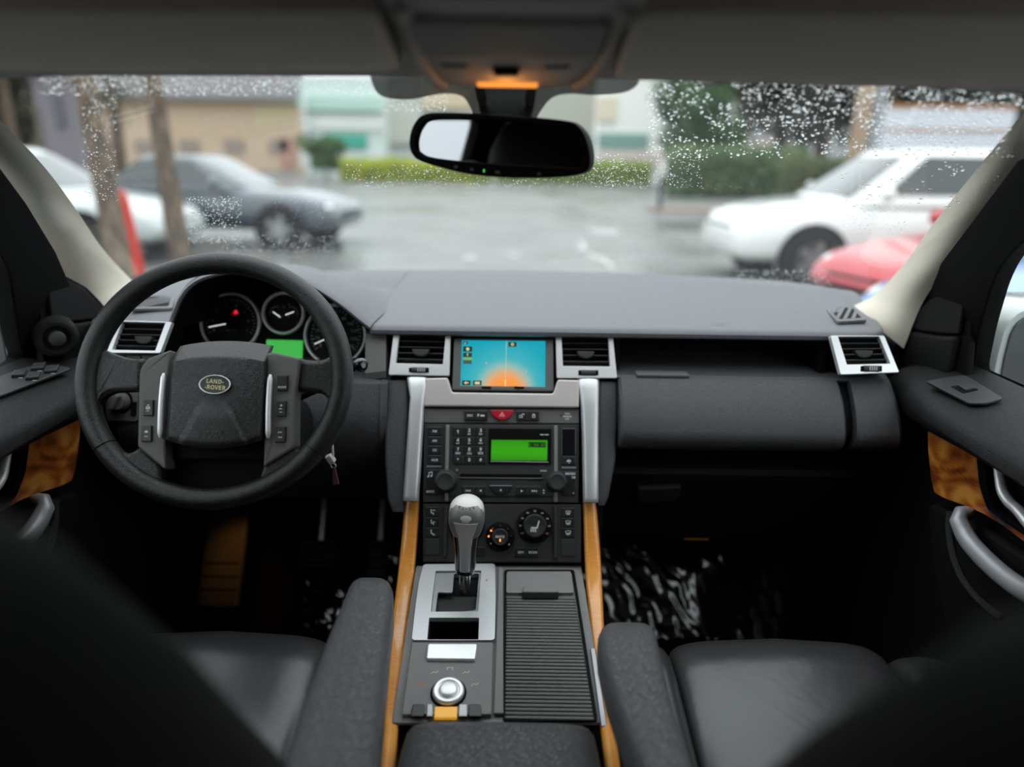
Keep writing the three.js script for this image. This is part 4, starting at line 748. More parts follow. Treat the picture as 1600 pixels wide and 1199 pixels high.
{ // gear lever
  const base = conF.world(...(() => { const p = conF.loc(726, 922); return [p.x, p.y]; })(), 0.0), top = onZ(730, 789, -0.972);
  const axis = top.clone().sub(base), len = axis.length(), f = new Frame(base, V(1, 0, 0), axis.clone().normalize().cross(V(1, 0, 0)).negate());
  const t = thing('gear_lever', 'black and silver gear lever with a rounded knob standing in the gear gate', 'gear lever', base);
  t.quaternion.setFromUnitVectors(V(0, 1, 0), axis.clone().normalize());
  const ring = (y, a, b, dz, e = 3) => sq(a, b, 36, e).map((p) => V(p.x, y, -p.y + dz));
  part('rod', new THREE.CylinderGeometry(0.0045, 0.0055, 0.06, 16).translate(0.001, 0.014, 0), M.chrome, t);
  part('rod_fork', moved(rbox(0.018, 0.036, 0.007, 0.003), 0.0, 0.018, 0), M.chrome, t);
  part('grip', loft([ring(0.034, 0.011, 0.011, 0), ring(0.038, 0.0155, 0.015, 0), ring(0.05, 0.0165, 0.0155, 0), ring(0.07, 0.0175, 0.017, 0.001), ring(0.10, 0.020, 0.020, 0.002), ring(0.118, 0.0225, 0.022, 0.003)], { crease: 1.2 }), M.gloss, t);
  part('collar', loft([ring(0.112, 0.0215, 0.021, 0.003), ring(0.122, 0.0250, 0.0245, 0.003), ring(0.134, 0.0275, 0.027, 0.003), ring(0.146, 0.0275, 0.027, 0.002), ring(0.156, 0.0245, 0.024, 0.001), ring(0.162, 0.018, 0.018, 0), ring(0.164, 0.008, 0.008, 0)], { crease: 1.2 }), M.satin, t);
  // silver face strip and cap, wrapped over the grip
  part('face_strip', loft([[0.046, 0.0085, 0.0105], [0.06, 0.0085, 0.0125], [0.09, 0.0095, 0.0155], [0.115, 0.0115, 0.0205], [0.13, 0.0155, 0.0245], [0.142, 0.0185, 0.0235]].map(([y, w, z]) => sq(w, 0.0058, 24, 4).map((p) => V(p.x, y, z + p.y + 0.002 - (p.x / w) ** 2 * 0.0016))), { crease: 0.9 }), M.silverMid, t);
  const cap = new THREE.SphereGeometry(1, 36, 12, 0, Math.PI * 2, 0, Math.PI / 2).scale(0.0262, 0.0135, 0.0262).rotateX(0.42).translate(0, 0.1528, 0.005);
  part('cap', cap, std({ color: C(0.62, 0.60, 0.57), roughness: 0.5, metalness: 0.25 }), t, 'silver cap');
  const lt = decal(0.03, 0.012, 'lever', (x, W, H) => { x.fillStyle = '#4a4440'; x.font = 'bold ' + H * 0.5 + 'px sans-serif'; x.textAlign = 'center'; [...'ROVER'].forEach((c, i) => { const k = (i - 2) / 2; x.save(); x.translate(W / 2 + k * W * 0.38, H * (0.72 - 0.28 * k * k)); x.rotate(-k * 0.35); x.fillText(c, 0, 0); x.restore(); }); });
  lt.position.set(0, 0.1608, 0.0195); lt.rotation.x = -0.75; lt.name = 'lettering'; t.add(lt);
}
{ // terrain control panel
  const t = thing('terrain_panel', 'grey panel with a round silver terrain dial and an amber-lit switch behind the gear gate', 'controls', conF);
  part('panel', plate(K([[643.5, 1008.5], [770.5, 1008.5], [768, 1122], [628, 1122]]), 0.006, { r: 0.002, b: 0.0015, z0: 0.0005 }), M.conGrey, t);
  part('release_plate', plate(K([[668.5, 1007], [746, 1007], [742.5, 1032], [666, 1031]], 0.01), 0.008, { r: 0.004, b: 0.002, z0: 0.004, seg: 3 }), M.silver, t, 'pale silver plate');
  const c = conF.loc(700.5, 1079, 0.012), S = 0.82 / FOCAL, r = 29 * S * 1.05;
  part('dial_ring', new THREE.TorusGeometry(r, 0.0018, 10, 48).translate(c.x, c.y, 0.007), M.black, t);
  part('dial', new THREE.LatheGeometry([[r * 0.95, 0.004], [r * 0.95, 0.011], [r * 0.90, 0.0135], [r * 0.82, 0.0142], [r * 0.68, 0.0142], [r * 0.64, 0.0125], [r * 0.58, 0.0125], [r * 0.54, 0.0150], [r * 0.4, 0.0168], [0, 0.0175]].map((p) => V2(...p)), 48).rotateX(Math.PI / 2).translate(c.x, c.y, 0), M.silver, t, 'round silver dial');
  [[658, 1069, '#e05540'], [679, 1051, '#c8c4c0'], [703, 1045, '#c8c4c0'], [728, 1051, '#c8c4c0'], [742, 1070, '#c8c4c0']].forEach(([a, b, col], i) => { const q = conF.loc(a, b, 0.0066); stick(t, 0.012, 0.008, 'terrain' + i, (x, W, H) => { x.strokeStyle = x.fillStyle = col; x.lineWidth = H * 0.12; x.beginPath(); x.moveTo(W * 0.1, H * 0.8); if (i === 2) { x.moveTo(W * 0.2, H * 0.8); x.lineTo(W * 0.2, H * 0.3); x.lineTo(W * 0.8, H * 0.3); x.lineTo(W * 0.8, H * 0.8); } else { x.lineTo(W * 0.4, H * (0.3 + 0.1 * (i % 2))); x.lineTo(W * 0.65, H * 0.6); x.lineTo(W * 0.9, H * 0.2); } x.stroke(); }, q.x, q.y, 0.0068); });
  btn(t, [[645, 1100], [664, 1100], [662, 1120], [641, 1120]], 'button', { frame: conF, z0: 0.004, h: 0.005, r: 0.003 });
  btn(t, [[732, 1100], [751, 1100], [753, 1120], [732, 1120]], 'button', { frame: conF, z0: 0.004, h: 0.005, r: 0.003 });
  for (const [a, b] of [[667, 676], [717, 730]]) btn(t, [[a, 1100], [b, 1100], [b, 1120], [a - 1, 1120]], 'switch', { frame: conF, z0: 0.004, h: 0.004, mat: M.silverDark });
  btn(t, [[679.5, 1104], [714.5, 1104], [714, 1122], [678, 1122]], 'amber_switch', { frame: conF, z0: 0.004, h: 0.005, r: 0.002, mat: std({ color: C(0.5, 0.28, 0.03), emissive: C(0.75, 0.34, 0.03), emissiveIntensity: 0.4, roughness: 0.4 }) });
}
{ // roller cover
  const t = thing('roller_cover', 'ribbed grey roller cover over the storage tray beside the gear lever', 'cover', conF);
  part('surround', plate(K([[788, 893], [897, 893], [934, 1130], [786, 1130]]), 0.004, { r: 0.006, b: 0.0015, z0: 0.0, holes: [{ pts: K([[791, 896], [893.5, 896], [929, 1128], [788.5, 1128]]), r: 0.004 }] }), M.black, t);
  part('lid', plate(K([[792, 897.5], [892, 897.5], [896, 931], [791, 931]]), 0.006, { r: 0.004, b: 0.0018, z0: 0.0, holes: [{ pts: K([[817, 931.5], [818, 924], [870, 924], [872.5, 931.5]]), r: 0.0005 }] }), M.conGrey, t);
  part('pull', plate(K([[817, 920], [868, 920], [873, 932], [815, 932]]), 0.010, { r: 0.005, b: 0.003, z0: -0.001 }), M.conGrey, t);
  part('pull_recess', plate(K([[815, 930.5], [873, 930.5], [872, 940], [816, 940]]), 0.001, { r: 0.003, b: 0.0002, z0: 0.0056 }), M.black, t);
  const n = 36, y0 = conF.loc(840, 934).y, y1 = conF.loc(840, 1127).y, tl = conF.loc(791, 934), bl = conF.loc(788.5, 1127), tr = conF.loc(897.5, 934), br = conF.loc(928.5, 1127);
  const rail = M.conGrey;
  for (let i = 0; i < n; i++) { const k = (i + 0.5) / n, a = lerp(tl.x, bl.x, k), b = lerp(tr.x, br.x, k); part('slat', moved(rbox(b - a, (y0 - y1) / n * 0.86, 0.005, 0.0018, 2), (a + b) / 2, lerp(y0, y1, k), 0.0008), M.plasticGrey, t); }
  part('tray', plate(K([[789, 896], [896, 896], [931, 1129], [787, 1129]]), 0.002, { z0: -0.004, b: 0 }), M.black, t);
}
{ // console armrest box
  const A = onY(634, 1122, 0.845), B = onY(930, 1122, 0.845), w = (B.x - A.x), cx = (A.x + B.x) / 2, z0 = A.z;
  const t = thing('armrest_box', 'black leather armrest box lid at the rear end of the centre console', 'armrest', V(cx, 0.845, z0));
  const L = []; const rows = [[0.000, -0.006, 0.92, 0.03], [0.004, -0.001, 0.96, 0.034], [0.014, 0.003, 0.985, 0.036], [0.035, 0.004, 1.0, 0.037], [0.12, 0.005, 1.02, 0.037], [0.28, 0.006, 1.03, 0.037], [0.30, 0.0, 1.0, 0.03]];
  for (const [z, y, k, h] of rows) L.push(sq(w / 2 * k, h, 40, 7).map((p) => V(p.x, y - h + p.y - 0.003 * (p.x / w * 2) ** 4, z)));
  part('lid', loft(L, { crease: 0.7 }), M.leatherGrain, t);
  part('box', moved(rbox(w * 0.94, 0.12, 0.30, 0.01), 0, -0.12, 0.16), M.vinylDark, t);
}
// ---------------------------------------------------------------- steering wheel
const wheelF = new Frame(EYE.clone().add(dirOf(336, 592)), V(1, 0, 0), V(0, Math.cos(0.436), -Math.sin(0.436)));
{
  const t = thing('steering_wheel', 'black leather steering wheel with a padded hub, grey button pods and an oval badge', 'steering wheel', wheelF);
  const Rm = 0.1792, Rv = 0.1675, loops = [];
  for (let i = 0; i <= 96; i++) { const a = i / 96 * 2 * Math.PI, grip = 1 + 0.05 * Math.exp(-(((Math.abs(Math.abs(a > Math.PI ? a - 2 * Math.PI : a) - 0.55)) / 0.25) ** 2)); loops.push(sq(0.0152 * grip, 0.0168 * grip, 20, 2.1).map((p) => V((Rm + p.x) * Math.cos(a), (Rv + p.x) * Math.sin(a), p.y))); }
  part('rim', loft(loops, { caps: false, crease: 1.3 }), M.rim, t);
  for (const a of [Math.PI + 0.62, -0.62]) { const g = new THREE.TorusGeometry(0.0163, 0.0007, 6, 24); g.scale(0.96, 1.06, 1).rotateX(Math.PI / 2).rotateZ(a).translate(Rm * Math.cos(a), Rv * Math.sin(a), 0); part('seam', g, M.black, t); }
  const W = (pts, h = 0) => wheelF.poly(pts, h);
  const pad = (name, pts, h, d, r, b, mat, label) => part(name, plate(W(pts, h), d, { r, b, z0: h - d, seg: 4, cs: 10, crease: 0.9 }), mat, t, label);
  pad('spoke', [[136, 545], [150, 541], [176, 553], [205, 561], [224, 559], [222, 611], [172, 613], [156, 622], [146, 650], [134, 640]], 0.004, 0.022, 0.008, 0.008, M.rim);
  pad('spoke', [[460, 558], [484, 563], [506, 562], [522, 548], [538, 545], [540, 640], [524, 650], [513, 626], [503, 614], [460, 611]], 0.004, 0.022, 0.008, 0.008, M.rim);
  pad('lower_spoke', [[174, 700], [193, 709], [206, 707], [216, 699], [250, 728], [251, 752], [262, 768], [278, 778], [258, 784], [210, 754], [170, 712]], 0.006, 0.02, 0.006, 0.005, M.cover);
  pad('lower_spoke', [[410.6, 727], [455, 700.5], [463, 702], [473, 708], [486, 698], [494, 706], [464, 740], [422, 772], [392, 780], [382, 772], [396, 761], [406, 745]], 0.006, 0.02, 0.006, 0.005, M.cover);
  pad('hub_pocket', [[252, 690], [418, 690], [417, 735], [396, 770], [366, 782], [331, 786], [294, 782], [264, 770], [250, 735]], -0.03, 0.02, 0.01, 0.004, M.black);
  part('hub_core', plate(W([[250, 575], [425, 575], [420, 720], [252, 720]], -0.02), 0.05, { r: 0.01, b: 0.004, z0: -0.06 }), M.black, t);
  const podL = [[216.5, 584], [219, 574], [230, 560], [267, 546], [264, 590], [258, 690], [258, 735], [214, 699]], podR = [[416, 552], [427, 550], [470, 560], [468, 570], [461, 620], [460, 700], [411, 731], [412, 690], [414, 600]];
  const pl = pad('button_pod', podL, 0.012, 0.03, 0.004, 0.004, M.plasticGrey), pr = pad('button_pod', podR, 0.012, 0.03, 0.004, 0.004, M.plasticGrey);
  // airbag cover: front face, a bend, and the top face leaning away
  const cover = (s, tt) => {
    const k = Math.min(tt / 0.8, 1), q = Math.max(0, (tt - 0.8) / 0.2), e = Math.abs(s * 2 - 1);
    const xl = lerp(258, 266, k) + q * 16, xr = lerp(411, 418, k) + q * 10;
    const px = lerp(xl, xr, s), arch = 1 - (s * 2 - 1) ** 2;
    let py = lerp(687 + 14 * arch, 566 - 8 * arch, k); py = lerp(py, 541 - 8 * arch, q);
    const cx = lerp(333, 335, k), half = lerp(52, 18, clamp((k - 0.02) / 0.5, 0, 1)), dx = Math.abs(px - cx);
    const wedge = k < 0.56 ? sstep(half + 5 - dx, 0, 10) * 0.006 * sstep(0.56 - k, 0, 0.25) : 0;
    const edge = Math.min(1, (1 - e) / 0.06, (tt + 0.02) / 0.07), round = Math.sqrt(clamp(edge, 0, 1));
    const h = 0.012 + 0.010 * round + 0.008 * arch * Math.sin(Math.PI * clamp(k * 0.75 + 0.12, 0, 1)) + wedge - q * 0.034 - (k > 0.95 ? 0.0 : 0);
    const p = wheelF.loc(px, py, h); return V(p.x, p.y, h);
  };
  part('airbag_cover', sheet(cover, 60, 50, 0.004), M.cover, t);
  const bar = (pts) => { const P = W(pts, 0.018), a = P[0], b = P[1], n = 14, L = []; for (let i = 0; i <= n; i++) { const k = i / n, e = Math.min(1, 0.5 + Math.min(k, 1 - k) * 10); L.push(sq(0.0034 * e, 0.004 * e, 16, 3).map((p) => V(lerp(a.x, b.x, k) + p.x, lerp(a.y, b.y, k), 0.0155 + p.y + 0.003 * Math.sin(Math.PI * k)))); } part('accent_bar', loft(L, { crease: 0.9 }), M.silver, t); };
  bar([[255, 583], [249, 684]]); bar([[421.5, 585], [418, 685]]);
  const o = { frame: wheelF, z0: 0.011, h: 0.004, r: 0.0015 };
  labelled(pr, [[433, 586.5], [450, 586.5], [449, 611.5], [432.5, 611.5]], 'mode', (x, W2, H) => { x.font = 'bold ' + H * 0.2 + 'px sans-serif'; x.textAlign = 'center'; x.fillText('MODE', W2 / 2, H * 0.85); }, { ...o, name: 'switch' }, 0.95, 0.9);
  labelled(pr, [[432, 626.5], [447.5, 626.5], [446.5, 651], [431, 651]], 'volume', gl((x) => { x.fillRect(-12, -32, 24, 6); x.fillRect(-3, -41, 6, 24); x.fillRect(-18, -2, 26, 8); x.fillRect(-12, 30, 24, 6); }), { ...o, name: 'switch' });
  labelled(pr, [[430, 666.5], [446.5, 666.5], [445.5, 692], [428.5, 692]], 'seek', gl((x) => { for (const i of [-1, 0, 1]) tri(x, i * 12, -20, 7); for (const i of [-1, 0, 1]) tri(x, i * 12, 24, -7); }), { ...o, name: 'switch' });
  labelled(pl, [[224, 625], [239.5, 625], [239, 650], [223, 650]], 'cruise', gl((x) => { x.fillRect(-10, -28, 20, 8); x.strokeRect(-14, -6, 28, 16); x.fillRect(-14, 26, 28, 6); }), { ...o, name: 'switch' });
  labelled(pl, [[221, 665], [237, 665], [236.5, 690.5], [219.5, 690.5]], 'resume', gl((x) => { x.fillRect(-14, -24, 28, 16); x.fillRect(-16, 22, 32, 6); }), { ...o, name: 'switch' });
  // oval badge
  const bh = 0.0325, c = wheelF.loc(335.5, 601, bh), rx = 0.0212, ry = 0.0128;
  const bd = part('badge', plate(circlePts(c.x, c.y, rx, 48, ry), 0.004, { b: 0.0015, z0: bh - 0.004, seg: 3 }), std({ color: C(0.008, 0.018, 0.010), roughness: 0.3 }), t, 'dark green oval badge with gold lettering');
  const rg = new THREE.TorusGeometry(1, 0.045, 8, 64); rg.scale(rx * 0.98, ry * 0.98, 0.012).translate(c.x, c.y, bh); part('badge_ring', rg, M.silver, bd);
  const badge = stick(bd, rx * 1.75, ry * 1.6, 'badge', (x, W2, H) => { x.fillStyle = '#dccf98'; x.textAlign = 'center'; x.textBaseline = 'middle'; x.font = 'bold ' + H * 0.40 + 'px sans-serif'; x.fillText('LAND-', W2 * 0.5, H * 0.30); x.fillText('-ROVER', W2 * 0.53, H * 0.70); }, c.x, c.y, bh + 0.0004, -0.06);
  badge.name = 'lettering';
  const sp = wheelF.loc(333, 674, 0.036); stick(t, 0.022, 0.006, 'srs', (x, W2, H) => { x.strokeStyle = x.fillStyle = '#3a3a3c'; x.lineWidth = 2; x.strokeRect(2, 2, W2 - 4, H - 4); x.font = 'bold ' + H * 0.6 + 'px sans-serif'; x.textAlign = 'center'; x.textBaseline = 'middle'; x.fillText('SRS AIRBAG', W2 / 2, H / 2); }, sp.x, sp.y, 0.0365);
}
{ // column shroud and stalk
  const t = thing('steering_column', 'black steering column shroud behind the steering wheel hub', 'steering column', wheelF);
  part('shroud', loft([-0.075, -0.12, -0.18, -0.25].map((z, i) => sq(0.052 + 0.012 * i, 0.05 + 0.008 * i, 28, 4).map((p) => V(p.x, p.y - 0.055 - 0.006 * i, z))), { crease: 0.6 }), M.vinylDark, t);
  const st = thing('column_stalk', 'black control stalk with a ringed tip sticking out behind the steering wheel', 'stalk', V(0, 0, 0));
  const tip = onZ(562, 570, -1.02), root = wheelF.world(0.05, -0.03, -0.11);
  part('arm', tube([root, root.clone().lerp(tip, 0.5).add(V(0, -0.004, 0)), tip.clone().lerp(root, 0.08)], 0.006, 16, 10), M.black, st);
  const d = tip.clone().sub(root).normalize(), cyl = new THREE.LatheGeometry([[0, -0.018], [0.007, -0.018], [0.0095, -0.012], [0.0105, 0.006], [0.009, 0.010], [0.006, 0.012], [0, 0.0122]].map((p) => V2(...p)), 28);
  cyl.applyQuaternion(new THREE.Quaternion().setFromUnitVectors(V(0, 1, 0), V(d.x, d.y * 0.3, 0.85).normalize())).translate(tip.x, tip.y, tip.z);
  const k = part('tip', cyl, M.gloss, st);
  const bt = new THREE.CylinderGeometry(0.0035, 0.0035, 0.002, 16); bt.applyQuaternion(new THREE.Quaternion().setFromUnitVectors(V(0, 1, 0), V(d.x, d.y * 0.3, 0.85).normalize())).translate(tip.x + d.x * 0.009, tip.y + d.y * 0.003, tip.z + 0.0105); part('end_button', bt, M.silverDark, k);
}
{ // key hanging in the ignition
  const a = onZ(516, 712, -1.06), t = thing('ignition_key', 'grey key fob with a dangling dark red tag hanging beside the steering column', 'key', a);
  part('fob', rbox(0.012, 0.016, 0.012, 0.003).rotateZ(0.5).translate(0, -0.006, 0), std({ color: C(0.5, 0.48, 0.45), roughness: 0.4 }), t);
  part('blade', moved(rbox(0.003, 0.02, 0.006, 0.001), 0.004, 0.008, -0.002), M.silver, t);
  part('loop', new THREE.TorusGeometry(0.004, 0.0007, 6, 20).translate(0.004, -0.018, 0), M.silver, t);
  part('tag', plate([V2(-0.001, 0), V2(0.003, 0), V2(0.008, -0.03), V2(-0.003, -0.032)], 0.003, { b: 0.0006, r: 0.001 }).translate(0.004, -0.02, 0), std({ color: C(0.14, 0.06, 0.055), roughness: 0.5 }), t);
}
// ---------------------------------------------------------------- seats
function makeSeat(s, label, back) {                                    // s = -1 driver, 1 passenger; origin on the floor under the cushion
  const t = thing('leather_seat', label, 'car seat', V(s * 0.42, 0.42, -0.62), 'front seats');
  const sec = (cx, hw, top, h, z, e = 6, crown = 0.01) => sq(hw, h, 36, e).map((p) => V(s * (cx + p.x), top - h + p.y + (p.y > 0 ? crown * (1 - (p.x / hw) ** 2) : 0), z));
  const rows = [[-0.315, 0.335, 0.020, 0.90], [-0.312, 0.352, 0.05, 0.96], [-0.30, 0.368, 0.065, 0.985], [-0.275, 0.378, 0.075, 1], [-0.23, 0.378, 0.078, 1], [-0.12, 0.356, 0.075, 1], [0.02, 0.324, 0.07, 1], [0.16, 0.294, 0.07, 1], [0.20, 0.285, 0.06, 0.98]];
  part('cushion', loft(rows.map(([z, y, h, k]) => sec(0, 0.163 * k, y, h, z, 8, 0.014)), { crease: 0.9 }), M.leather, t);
  for (const b of [-1, 1]) part('bolster', loft(rows.map(([z, y, h, k]) => sec(b * 0.208, 0.05 * k, y - 0.006 + 0.02 * sstep(z, -0.2, 0.1), h, z + (b > 0 ? 0.025 : 0.004), 5, 0.010)), { crease: 0.9 }), M.leather, t);
  part('seat_base', moved(rbox(0.46, 0.2, 0.44, 0.03), 0, 0.15, -0.03), M.vinylDark, t);
  part('seat_rail', moved(rbox(0.04, 0.06, 0.5, 0.006), -0.18, 0.03, -0.03), M.black, t); part('seat_rail', moved(rbox(0.04, 0.06, 0.5, 0.006), 0.18, 0.03, -0.03), M.black, t);
  // backrest: reclined, winged
  const dirB = V(0, 1, 0.62).normalize(), fwd = V(0, 0.62, -1).normalize(), o = V(0, 0.34, back);
  const bsec = (cx, hw, thick, f, u, e = 5) => sq(hw, thick, 36, e).map((p) => o.clone().addScaledVector(dirB, u).add(V(s * (cx + p.x), 0, 0)).addScaledVector(fwd, f + p.y));
  const br = [[-0.02, 0.13, 0.05], [0.02, 0.16, 0.065], [0.15, 0.165, 0.07], [0.32, 0.16, 0.07], [0.50, 0.155, 0.068], [0.68, 0.145, 0.058], [0.74, 0.12, 0.035]];
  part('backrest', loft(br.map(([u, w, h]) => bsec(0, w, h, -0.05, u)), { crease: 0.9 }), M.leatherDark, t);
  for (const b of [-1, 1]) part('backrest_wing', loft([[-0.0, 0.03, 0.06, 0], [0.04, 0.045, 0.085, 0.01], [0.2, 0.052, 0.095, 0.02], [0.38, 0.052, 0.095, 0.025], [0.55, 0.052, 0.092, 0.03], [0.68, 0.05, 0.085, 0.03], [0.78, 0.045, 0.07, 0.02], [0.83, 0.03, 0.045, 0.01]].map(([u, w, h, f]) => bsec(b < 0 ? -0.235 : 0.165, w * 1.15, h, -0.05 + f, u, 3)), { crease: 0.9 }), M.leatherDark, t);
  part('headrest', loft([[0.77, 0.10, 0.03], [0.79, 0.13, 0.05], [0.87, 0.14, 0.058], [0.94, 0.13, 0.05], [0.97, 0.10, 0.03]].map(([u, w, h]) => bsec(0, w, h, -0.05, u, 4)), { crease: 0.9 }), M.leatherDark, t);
  for (const b of [-1, 1]) part('headrest_post', tube([0.71, 0.75, 0.79].map((u) => o.clone().addScaledVector(dirB, u).add(V(b * 0.06, 0, 0)).addScaledVector(fwd, -0.05)), 0.006, 8, 10), M.chrome, t);
  return t;
}
const seatD = makeSeat(-1, 'black leather driver seat facing the steering wheel, its backrest close to the camera', 0.088), seatP = makeSeat(1, 'black creased leather passenger seat facing the glove compartment', 0.132);
{ // fold-down armrests on the seats' inner sides
  const arm = (seat, L, y) => {
    const loops = L.map(([a, b, py, dy, h]) => { const A = onY(a, py, y + dy), B = onY(b, py, y + dy), cx = (A.x + B.x) / 2, w = Math.abs(B.x - A.x) / 2; return sq(w, h, 32, 4).map((p) => V(cx + p.x, y + dy - h + p.y, (A.z + B.z) / 2).sub(seat.position)); });
    part('armrest', loft(loops, { crease: 0.9 }), M.leatherGrain, seat);
  };
  arm(seatD, [[556, 602, 903, -0.022, 0.012], [548, 610, 905, -0.008, 0.022], [542, 614, 912, -0.002, 0.027], [532, 614, 935, 0, 0.030], [512, 609, 980, 0, 0.031], [476, 601, 1070, 0, 0.031], [430, 590, 1199, 0, 0.031], [330, 560, 1480, -0.004, 0.031]], 0.965);
  arm(seatP, [[948, 1014, 973, -0.022, 0.012], [940, 1022, 975, -0.008, 0.022], [935, 1028, 983, -0.002, 0.027], [936, 1033, 1005, 0, 0.030], [950, 1046, 1060, 0, 0.031], [974, 1066, 1130, 0, 0.031], [1000, 1088, 1199, 0, 0.031], [1090, 1180, 1480, -0.004, 0.031]], 0.945);
}
// ---------------------------------------------------------------- front doors (traced on the passenger side, mirrored for the driver)
const mirrorX = (g) => { g = g.clone().scale(-1, 1, 1); const idx = g.index; if (idx) { const a = idx.array; for (let i = 0; i < a.length; i += 3) { const q = a[i]; a[i] = a[i + 1]; a[i + 1] = q; } } else for (const n of Object.keys(g.attributes)) { const at = g.attributes[n], k = at.itemSize, a = at.array; for (let i = 0; i < at.count; i += 3) for (let c = 0; c < k; c++) { const q = a[i * k + c]; a[i * k + c] = a[(i + 1) * k + c]; a[(i + 1) * k + c] = q; } } return g; };
const doorF = (x) => new Frame(V(x, 1.0, -0.8), V(0, 0, 1), V(0, 1, 0));           // faces the cabin: N = -x ; u = z + 0.8, v = y - 1
const onDoor = (pts, d, opt, x) => { const f = doorF(x), g = plate(f.poly(pts), d, opt); g.applyMatrix4(new THREE.Matrix4().makeBasis(f.X, f.Y, f.N).setPosition(f.o)); return g; };
const uvDoor = (pts, d, opt, x) => { const f = doorF(x), g = plate(pts.map(([z, y]) => V2(z + 0.8, y - 1)), d, opt); g.applyMatrix4(new THREE.Matrix4().makeBasis(f.X, f.Y, f.N).setPosition(f.o)); return g; };
function makeDoor(s, name, label) {
  const t = thing(name, label, 'car door', V(0, 0, 0)), P = (n, g, m, parent = t, l) => part(n, s > 0 ? g : mirrorX(g), m, parent, l);
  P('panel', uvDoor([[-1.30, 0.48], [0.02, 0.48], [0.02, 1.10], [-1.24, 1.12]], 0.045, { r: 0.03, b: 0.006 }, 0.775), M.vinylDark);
  // padded sill
  const rows = [[-1.26, 0.735, 1.125, 1.100], [-1.245, 0.70, 1.135, 1.092], [-1.20, 0.682, 1.142, 1.088], [-1.12, 0.664, 1.146, 1.090], [-1.02, 0.648, 1.148, 1.102], [-0.94, 0.642, 1.150, 1.110], [-0.84, 0.642, 1.150, 1.114], [-0.6, 0.648, 1.148, 1.114], [0.02, 0.655, 1.145, 1.11]];
  P('sill_pad', loft(rows.map(([z, x, yt, yb]) => [[0.785, 1.178], [lerp(x, 0.785, 0.55), yt + 0.016], [lerp(x, 0.785, 0.25), yt + 0.006], [x + 0.012, yt - 0.003], [x + 0.003, yt - 0.012], [x, yt - 0.026], [x + 0.004, lerp(yt, yb, 0.8)], [x + 0.014, yb], [0.73, yb - 0.006], [0.785, yb - 0.01]].map(([a, b]) => V(a, b, z))), { crease: 0.9 }), M.doorVinyl);
  const wood = [[1458, 667], [1482, 670], [1512, 679], [1545, 694], [1580, 714], [1612, 736]], low = [[1612, 848], [1580, 824], [1545, 803], [1512, 789], [1486, 780], [1469, 771], [1463, 745], [1459, 705]];
  const fw = doorF(0.71), pts = [...wood.map(([a, b]) => fw.loc(a, b)), V2(0.30, 0.115), V2(0.62, 0.10), V2(0.64, 0.02), V2(0.30, 0.0), ...low.map(([a, b]) => fw.loc(a, b))];
  const hz = fw.poly([[1543, 714], [1556, 711], [1604, 741], [1612, 760]]), hz2 = fw.poly([[1612, 832], [1562, 801], [1548, 762]]), holeP = [...hz, V2(0.12, 0.075), V2(0.12, 0.03), ...hz2];
  const toW = (g, f) => g.applyMatrix4(new THREE.Matrix4().makeBasis(f.X, f.Y, f.N).setPosition(f.o));
  P('wood_trim', toW(plate(pts, 0.014, { r: 0.006, b: 0.004, z0: -0.004, seg: 3, holes: [{ pts: holeP, r: 0.01 }] }), fw), M.burl, t, 'glossy burl wood insert');
  const inner = holeP.map((p) => p.clone()), hc = inner.reduce((a, p) => a.add(p), V2(0, 0)).multiplyScalar(1 / inner.length);
  P('handle_bezel', toW(plate(holeP.map((p) => p.clone().sub(hc).multiplyScalar(1.05).add(hc)), 0.010, { r: 0.01, b: 0.003, z0: 0.004, holes: [{ pts: holeP.map((p) => p.clone().sub(hc).multiplyScalar(0.86).add(hc)), r: 0.008 }] }), fw), M.gloss);
  P('handle_recess', toW(plate(holeP.map((p) => p.clone().sub(hc).multiplyScalar(1.02).add(hc)), 0.002, { r: 0.008, b: 0, z0: -0.006 }), fw), M.black);
  const lv = [[1552, 724], [1561, 731], [1567, 748], [1573, 767], [1586, 785], [1602, 797]].map(([a, b], i) => { const p = onX(a, b, 0.702); return p.add(V(-0.002 * i, 0, 0)); });
  P('handle', cappedTube([...lv, lv.at(-1).clone().add(V(-0.002, -0.012, 0.05))], [0.005, 0.007, 0.008, 0.008, 0.009, 0.009], 24, 14, 0.8), M.silver, t, 'silver door handle');
  P('lower_pad', onDoor([[1466, 785], [1500, 800], [1560, 830], [1640, 880], [1900, 1000], [1900, 1300], [1560, 1160], [1500, 1000], [1474, 880]], 0.02, { r: 0.02, b: 0.006 }, 0.725), M.vinylDark);
  const pull = [[1497, 806], [1503, 826], [1514, 846], [1538, 873], [1570, 902], [1606, 926], [1660, 950]].map(([a, b]) => onX(a, b, 0.675)), tail = pull.at(-1).clone().add(V(0.004, 0.0, 0.16));
  P('pull_handle', cappedTube([pull[0].clone().add(V(0.03, 0.004, -0.01)), ...pull, tail, tail.clone().add(V(0.035, 0.012, 0.02))], [0.009, 0.013, 0.0135, 0.0135, 0.0135, 0.0135, 0.0135, 0.0135, 0.012], 36, 16), std({ color: C(0.40, 0.40, 0.42), roughness: 0.42, metalness: 0.3 }), t, 'grey curved pull handle');
  P('pocket_rim', tube([[1484, 800], [1483, 830], [1489, 868], [1504, 905], [1530, 938], [1565, 965]].map(([a, b]) => onX(a, b, 0.70)), 0.005, 28, 8), M.vinyl);
  // mirror corner
  P('corner_trim', onDoor([[1416, 512], [1436, 488], [1457, 467], [1490, 450], [1528, 443], [1531, 470], [1520, 596], [1404, 592], [1402, 560]], 0.012, { r: 0.01, b: 0.003, z0: 0 }, 0.765), M.black);
